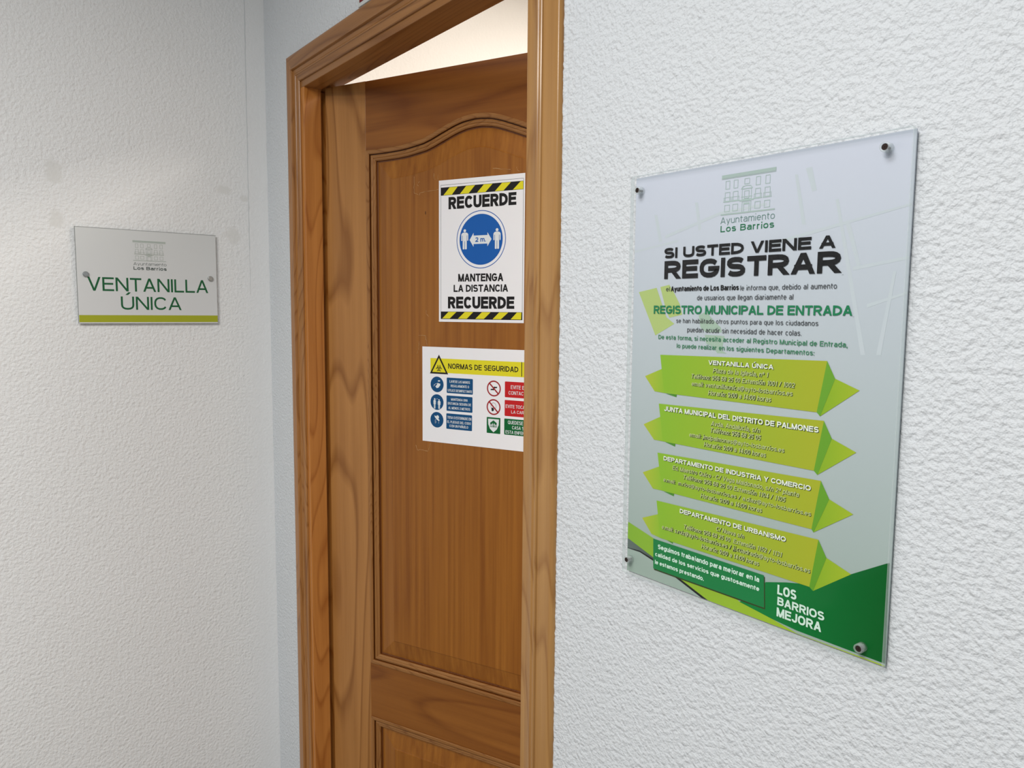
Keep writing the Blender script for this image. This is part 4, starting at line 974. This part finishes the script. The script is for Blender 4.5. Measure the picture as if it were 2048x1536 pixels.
# safety rules notice (its right part runs on behind the frame)
s0, z0 = .2732, 1.2190; s1, z1 = s0+.297, 1.4318
po, pn = poster('safety_notice', s0, s1, z0, z1, 'wide white safety rules notice with yellow heading, lower one on door')
o0 = (s0, z0); B_ = D_NO
def bbox(q): q = shift(q, *o0); return min((q[0][0]+q[3][0])/2, 9), (q[1][0]+q[2][0])/2, (q[2][1]+q[3][1])/2, (q[0][1]+q[1][1])/2
x0, x1, za, zb = bbox(B_['band'])
bm = bmesh.new(); flat(bm, [(x0, za), (.281, za), (.281, zb), (x0, zb)], E1); obj('heading_band', bm, M['yellow'], pn)
q = shift(B_['tri'], *o0); bm = bmesh.new()
tb = (q[1][1]+q[2][1])/2; tri = [(q[0][0], q[0][1]), (q[1][0], tb), (q[2][0], tb)]; tri[0] = ((tri[1][0]+tri[2][0])/2, tri[0][1])
flat(bm, tri, E2); obj('warning_triangle', bm, M['ink'], pn)
cxx = tri[0][0]; czz = (tri[0][1]+2*tb)/3
bm = bmesh.new(); flat(bm, [(cxx+(p[0]-cxx)*.74, czz+(p[1]-czz)*.74) for p in tri], E3); obj('warning_triangle', bm, M['yellow'], pn)
bm = bmesh.new(); cb = czz-.0018
for a in (90, 210, 330):
    ux, uz = cos(radians(a)), sin(radians(a)); ring(bm, cxx+ux*.0042, cb+uz*.0042, .0043, .0043, .0015, E4, 24, radians(a)+.55, radians(a)+2*pi-.55)
ring(bm, cxx, cb, .0046, .0046, .0009, E4+2e-5, 24); flat(bm, ell(cxx, cb, .0014, .0014, 12), E4+3e-5)
obj('hazard_emblem', bm, M['ink'], pn)
xl, xr_, za, zb = bbox(B_['line']); bm = bmesh.new(); flat(bm, [(xl, za), (xr_, za), (xr_, zb), (xl, zb)], E2); obj('divider', bm, M['ink'], pn)
bc = []
for q in B_['blues']:
    q = shift(q, *o0); bc.append(((q[2][0]+q[3][0])/2, (q[0][1]+q[1][1])/2, (q[0][1]-q[1][1])/2))
for cx, cz, r in bc:
    bm = bmesh.new(); flat(bm, ell(cx, cz, r, r, 32), E1); obj('blue_disc', bm, M['navy'], pn)
rb = [bbox(q) for q in B_['rects']]
for a, b, c_, d_ in rb:
    bm = bmesh.new(); flat(bm, rrect(a, b, c_, d_, .0018), E1); obj('blue_label', bm, M['navy'], pn)
bm = bmesh.new()
cx, cz, r = bc[0]   # washing hands under a tap
flat(bm, [(cx-.0045, cz-.0045), (cx-.001, cz-.0085), (cx+.004, cz-.0070), (cx+.0085, cz-.0015), (cx+.0085, cz+.0020), (cx+.0060, cz+.0022), (cx+.0010, cz+.0035), (cx-.0005, cz-.0010)], E2)
flat(bm, [(cx+.0015, cz+.0075), (cx+.0040, cz+.0095), (cx+.0080, cz+.0090), (cx+.0080, cz+.0070), (cx+.0040, cz+.0065)], E2)
stroke(bm, [(cx-.0085, cz-.0015), (cx-.004, cz+.001), (cx-.001, cz+.002)], .0007, E2); stroke(bm, [(cx-.0095, cz-.0045), (cx-.006, cz-.002)], .0006, E2)
obj('pictogram', bm, M['pwhite'], pn); bm = bmesh.new()
cx, cz, r = bc[1]   # two people apart
for k, (a, b) in enumerate(((cx-.0095, cx-.0030), (cx+.0022, cx+.0095))):
    for p in man(a, b, cz-r*.85, cz+r*(.50 if k == 0 else .38)): flat(bm, p, E2)
stroke(bm, [(cx-.004, cz+.0062), (cx-.0015, cz+.0068)], .0006, E2); stroke(bm, [(cx, cz+.0075), (cx+.0015, cz+.0074)], .0006, E2); stroke(bm, [(cx+.003, cz+.0064), (cx+.005, cz+.0058)], .0006, E2)
obj('pictogram', bm, M['pwhite'], pn); bm = bmesh.new()
cx, cz, r = bc[2]   # sneezing into the elbow
flat(bm, ell(cx+.0018, cz+.0060, .0038, .0042, 20), E2)
flat(bm, [(cx-.0065, cz+.0095), (cx-.0035, cz+.0085), (cx+.0075, cz-.0005), (cx+.0055, cz-.0028), (cx-.0005, cz+.0005), (cx-.0055, cz+.0060)], E3)
stroke(bm, [(cx-.0045, cz-.0085), (cx-.0048, cz-.0010), (cx-.0030, cz+.0010)], .0005, E2); stroke(bm, [(cx-.0022, cz-.0070), (cx-.0022, cz-.0025)], .0005, E2); stroke(bm, [(cx+.0050, cz-.0035), (cx+.0050, cz-.0080)], .0005, E2)
obj('pictogram', bm, M['pwhite'], pn)
rc = []
for q in B_['reds']:
    q = shift(q, *o0); rc.append(((q[2][0]+q[3][0])/2, (q[0][1]+q[1][1])/2, (q[0][1]-q[1][1])/2))
bm = bmesh.new()
cx, cz, r = rc[0]
for sx, sz, ox, oz in ((1, 1, .0025, .0022), (-1, -1, -.0022, -.0022)):
    flat(bm, [(cx+ox+sx*a, cz+oz+sz*b) for a, b in ((-.0050, -.0012), (-.0015, -.0018), (.0045, -.0010), (.0058, .0004), (.0056, .0018), (.0010, .0014), (-.0010, .0020), (-.0048, -.0002))], E1)
obj('pictogram', bm, M['ink'], pn); bm = bmesh.new()
cx, cz, r = rc[1]
ring(bm, cx-.0002, cz+.0018, .0066, .0076, .0006, E1, 32, -.9, pi+1.0)
flat(bm, [(cx-.0055, cz-.0020), (cx-.0020, cz-.0012), (cx+.0005, cz-.0030), (cx+.0010, cz-.0070), (cx-.0015, cz-.0092), (cx-.0048, cz-.0085)], E1)
obj('pictogram', bm, M['ink'], pn)
for cx, cz, r in rc:
    bm = bmesh.new(); ring(bm, cx, cz, r, r, r*.17, E2, 40); k = r*.62; stroke(bm, [(cx-k, cz+k), (cx+k, cz-k)], r*.18, E2); obj('prohibition_ring', bm, M['darkred'], pn)
rr_ = [bbox(q) for q in B_['rr']]
for a, b, c_, d_ in rr_[:2]:
    bm = bmesh.new(); flat(bm, rrect(a, .281, c_, d_, .0018), E1); obj('red_label', bm, M['red'], pn)
bm = bmesh.new(); a, b, c_, d_ = rr_[2]; flat(bm, rrect(a, .281, c_, d_, .0018), E1); obj('green_label', bm, M['dgreen'], pn); bm = bmesh.new()
a, b, c_, d_ = bbox(B_['sq']); flat(bm, rrect(a, b, c_, d_, .0012), E1)
obj('green_symbol', bm, M['dgreen'], pn)
W_, H_ = b-a, d_-c_; X = lambda u: a+u*W_; Z = lambda v: c_+v*H_
bm = bmesh.new(); flat(bm, [(X(.10), Z(.90)), (X(.90), Z(.90)), (X(.88), Z(.55)), (X(.75), Z(.27)), (X(.5), Z(.07)), (X(.25), Z(.27)), (X(.12), Z(.55))], E2); sh_o = obj('pictogram', bm, M['pwhite'], pn)
bm = bmesh.new(); flat(bm, [(X(.26), Z(.38)), (X(.74), Z(.38)), (X(.74), Z(.66)), (X(.5), Z(.82)), (X(.26), Z(.66))], E3); obj('pictogram', bm, M['dgreen'], pn)
bm = bmesh.new()
for u, v in ((.33, .56), (.43, .62), (.56, .62), (.67, .56)):
    for p in man(X(u-.04), X(u+.04), Z(.38), Z(v+.02)): flat(bm, p, E4)
tag(obj('pictogram', bm, M['pwhite'], pn), kind='stuff')
for i, (txt, bl, br, tp) in enumerate(D_NOT):
    bl, br, tp = shift([bl, br, tp], *o0)
    b3 = bmesh.new(); write(b3, txt, bl, br, tp, E3, .17 if i == 0 else .14, 0, .12); obj('lettering', b3, M['ink' if i == 0 else 'pwhite'], pn)

# ------------------------------------------------------------------ red plaque above the frame (its lower corner shows at the top edge)
rx0, rx1, rz0, rz1 = .5268, .772, 2.1068, 2.226
rp = tag(empty('wall_plaque', (rx0, 0, rz0)), 'pale plate with a dark red field on the wall above the door frame', 'sign')
M['pale_plate'] = plain('pale_plate', srgb(205, 208, 204), .4); M['maroon'] = plain('dark_red_field', srgb(120, 20, 22), .4)
bm = bmesh.new(); box(bm, 0, rx1-rx0, -.003, 0, 0, rz1-rz0, .0006); pb_ = obj('plate', bm, M['pale_plate'], rp)
bm = bmesh.new(); box(bm, .0064, rx1-rx0-.0064, -.0034, -.0028, .0072, rz1-rz0-.0064); obj('red_field', bm, M['maroon'], rp)
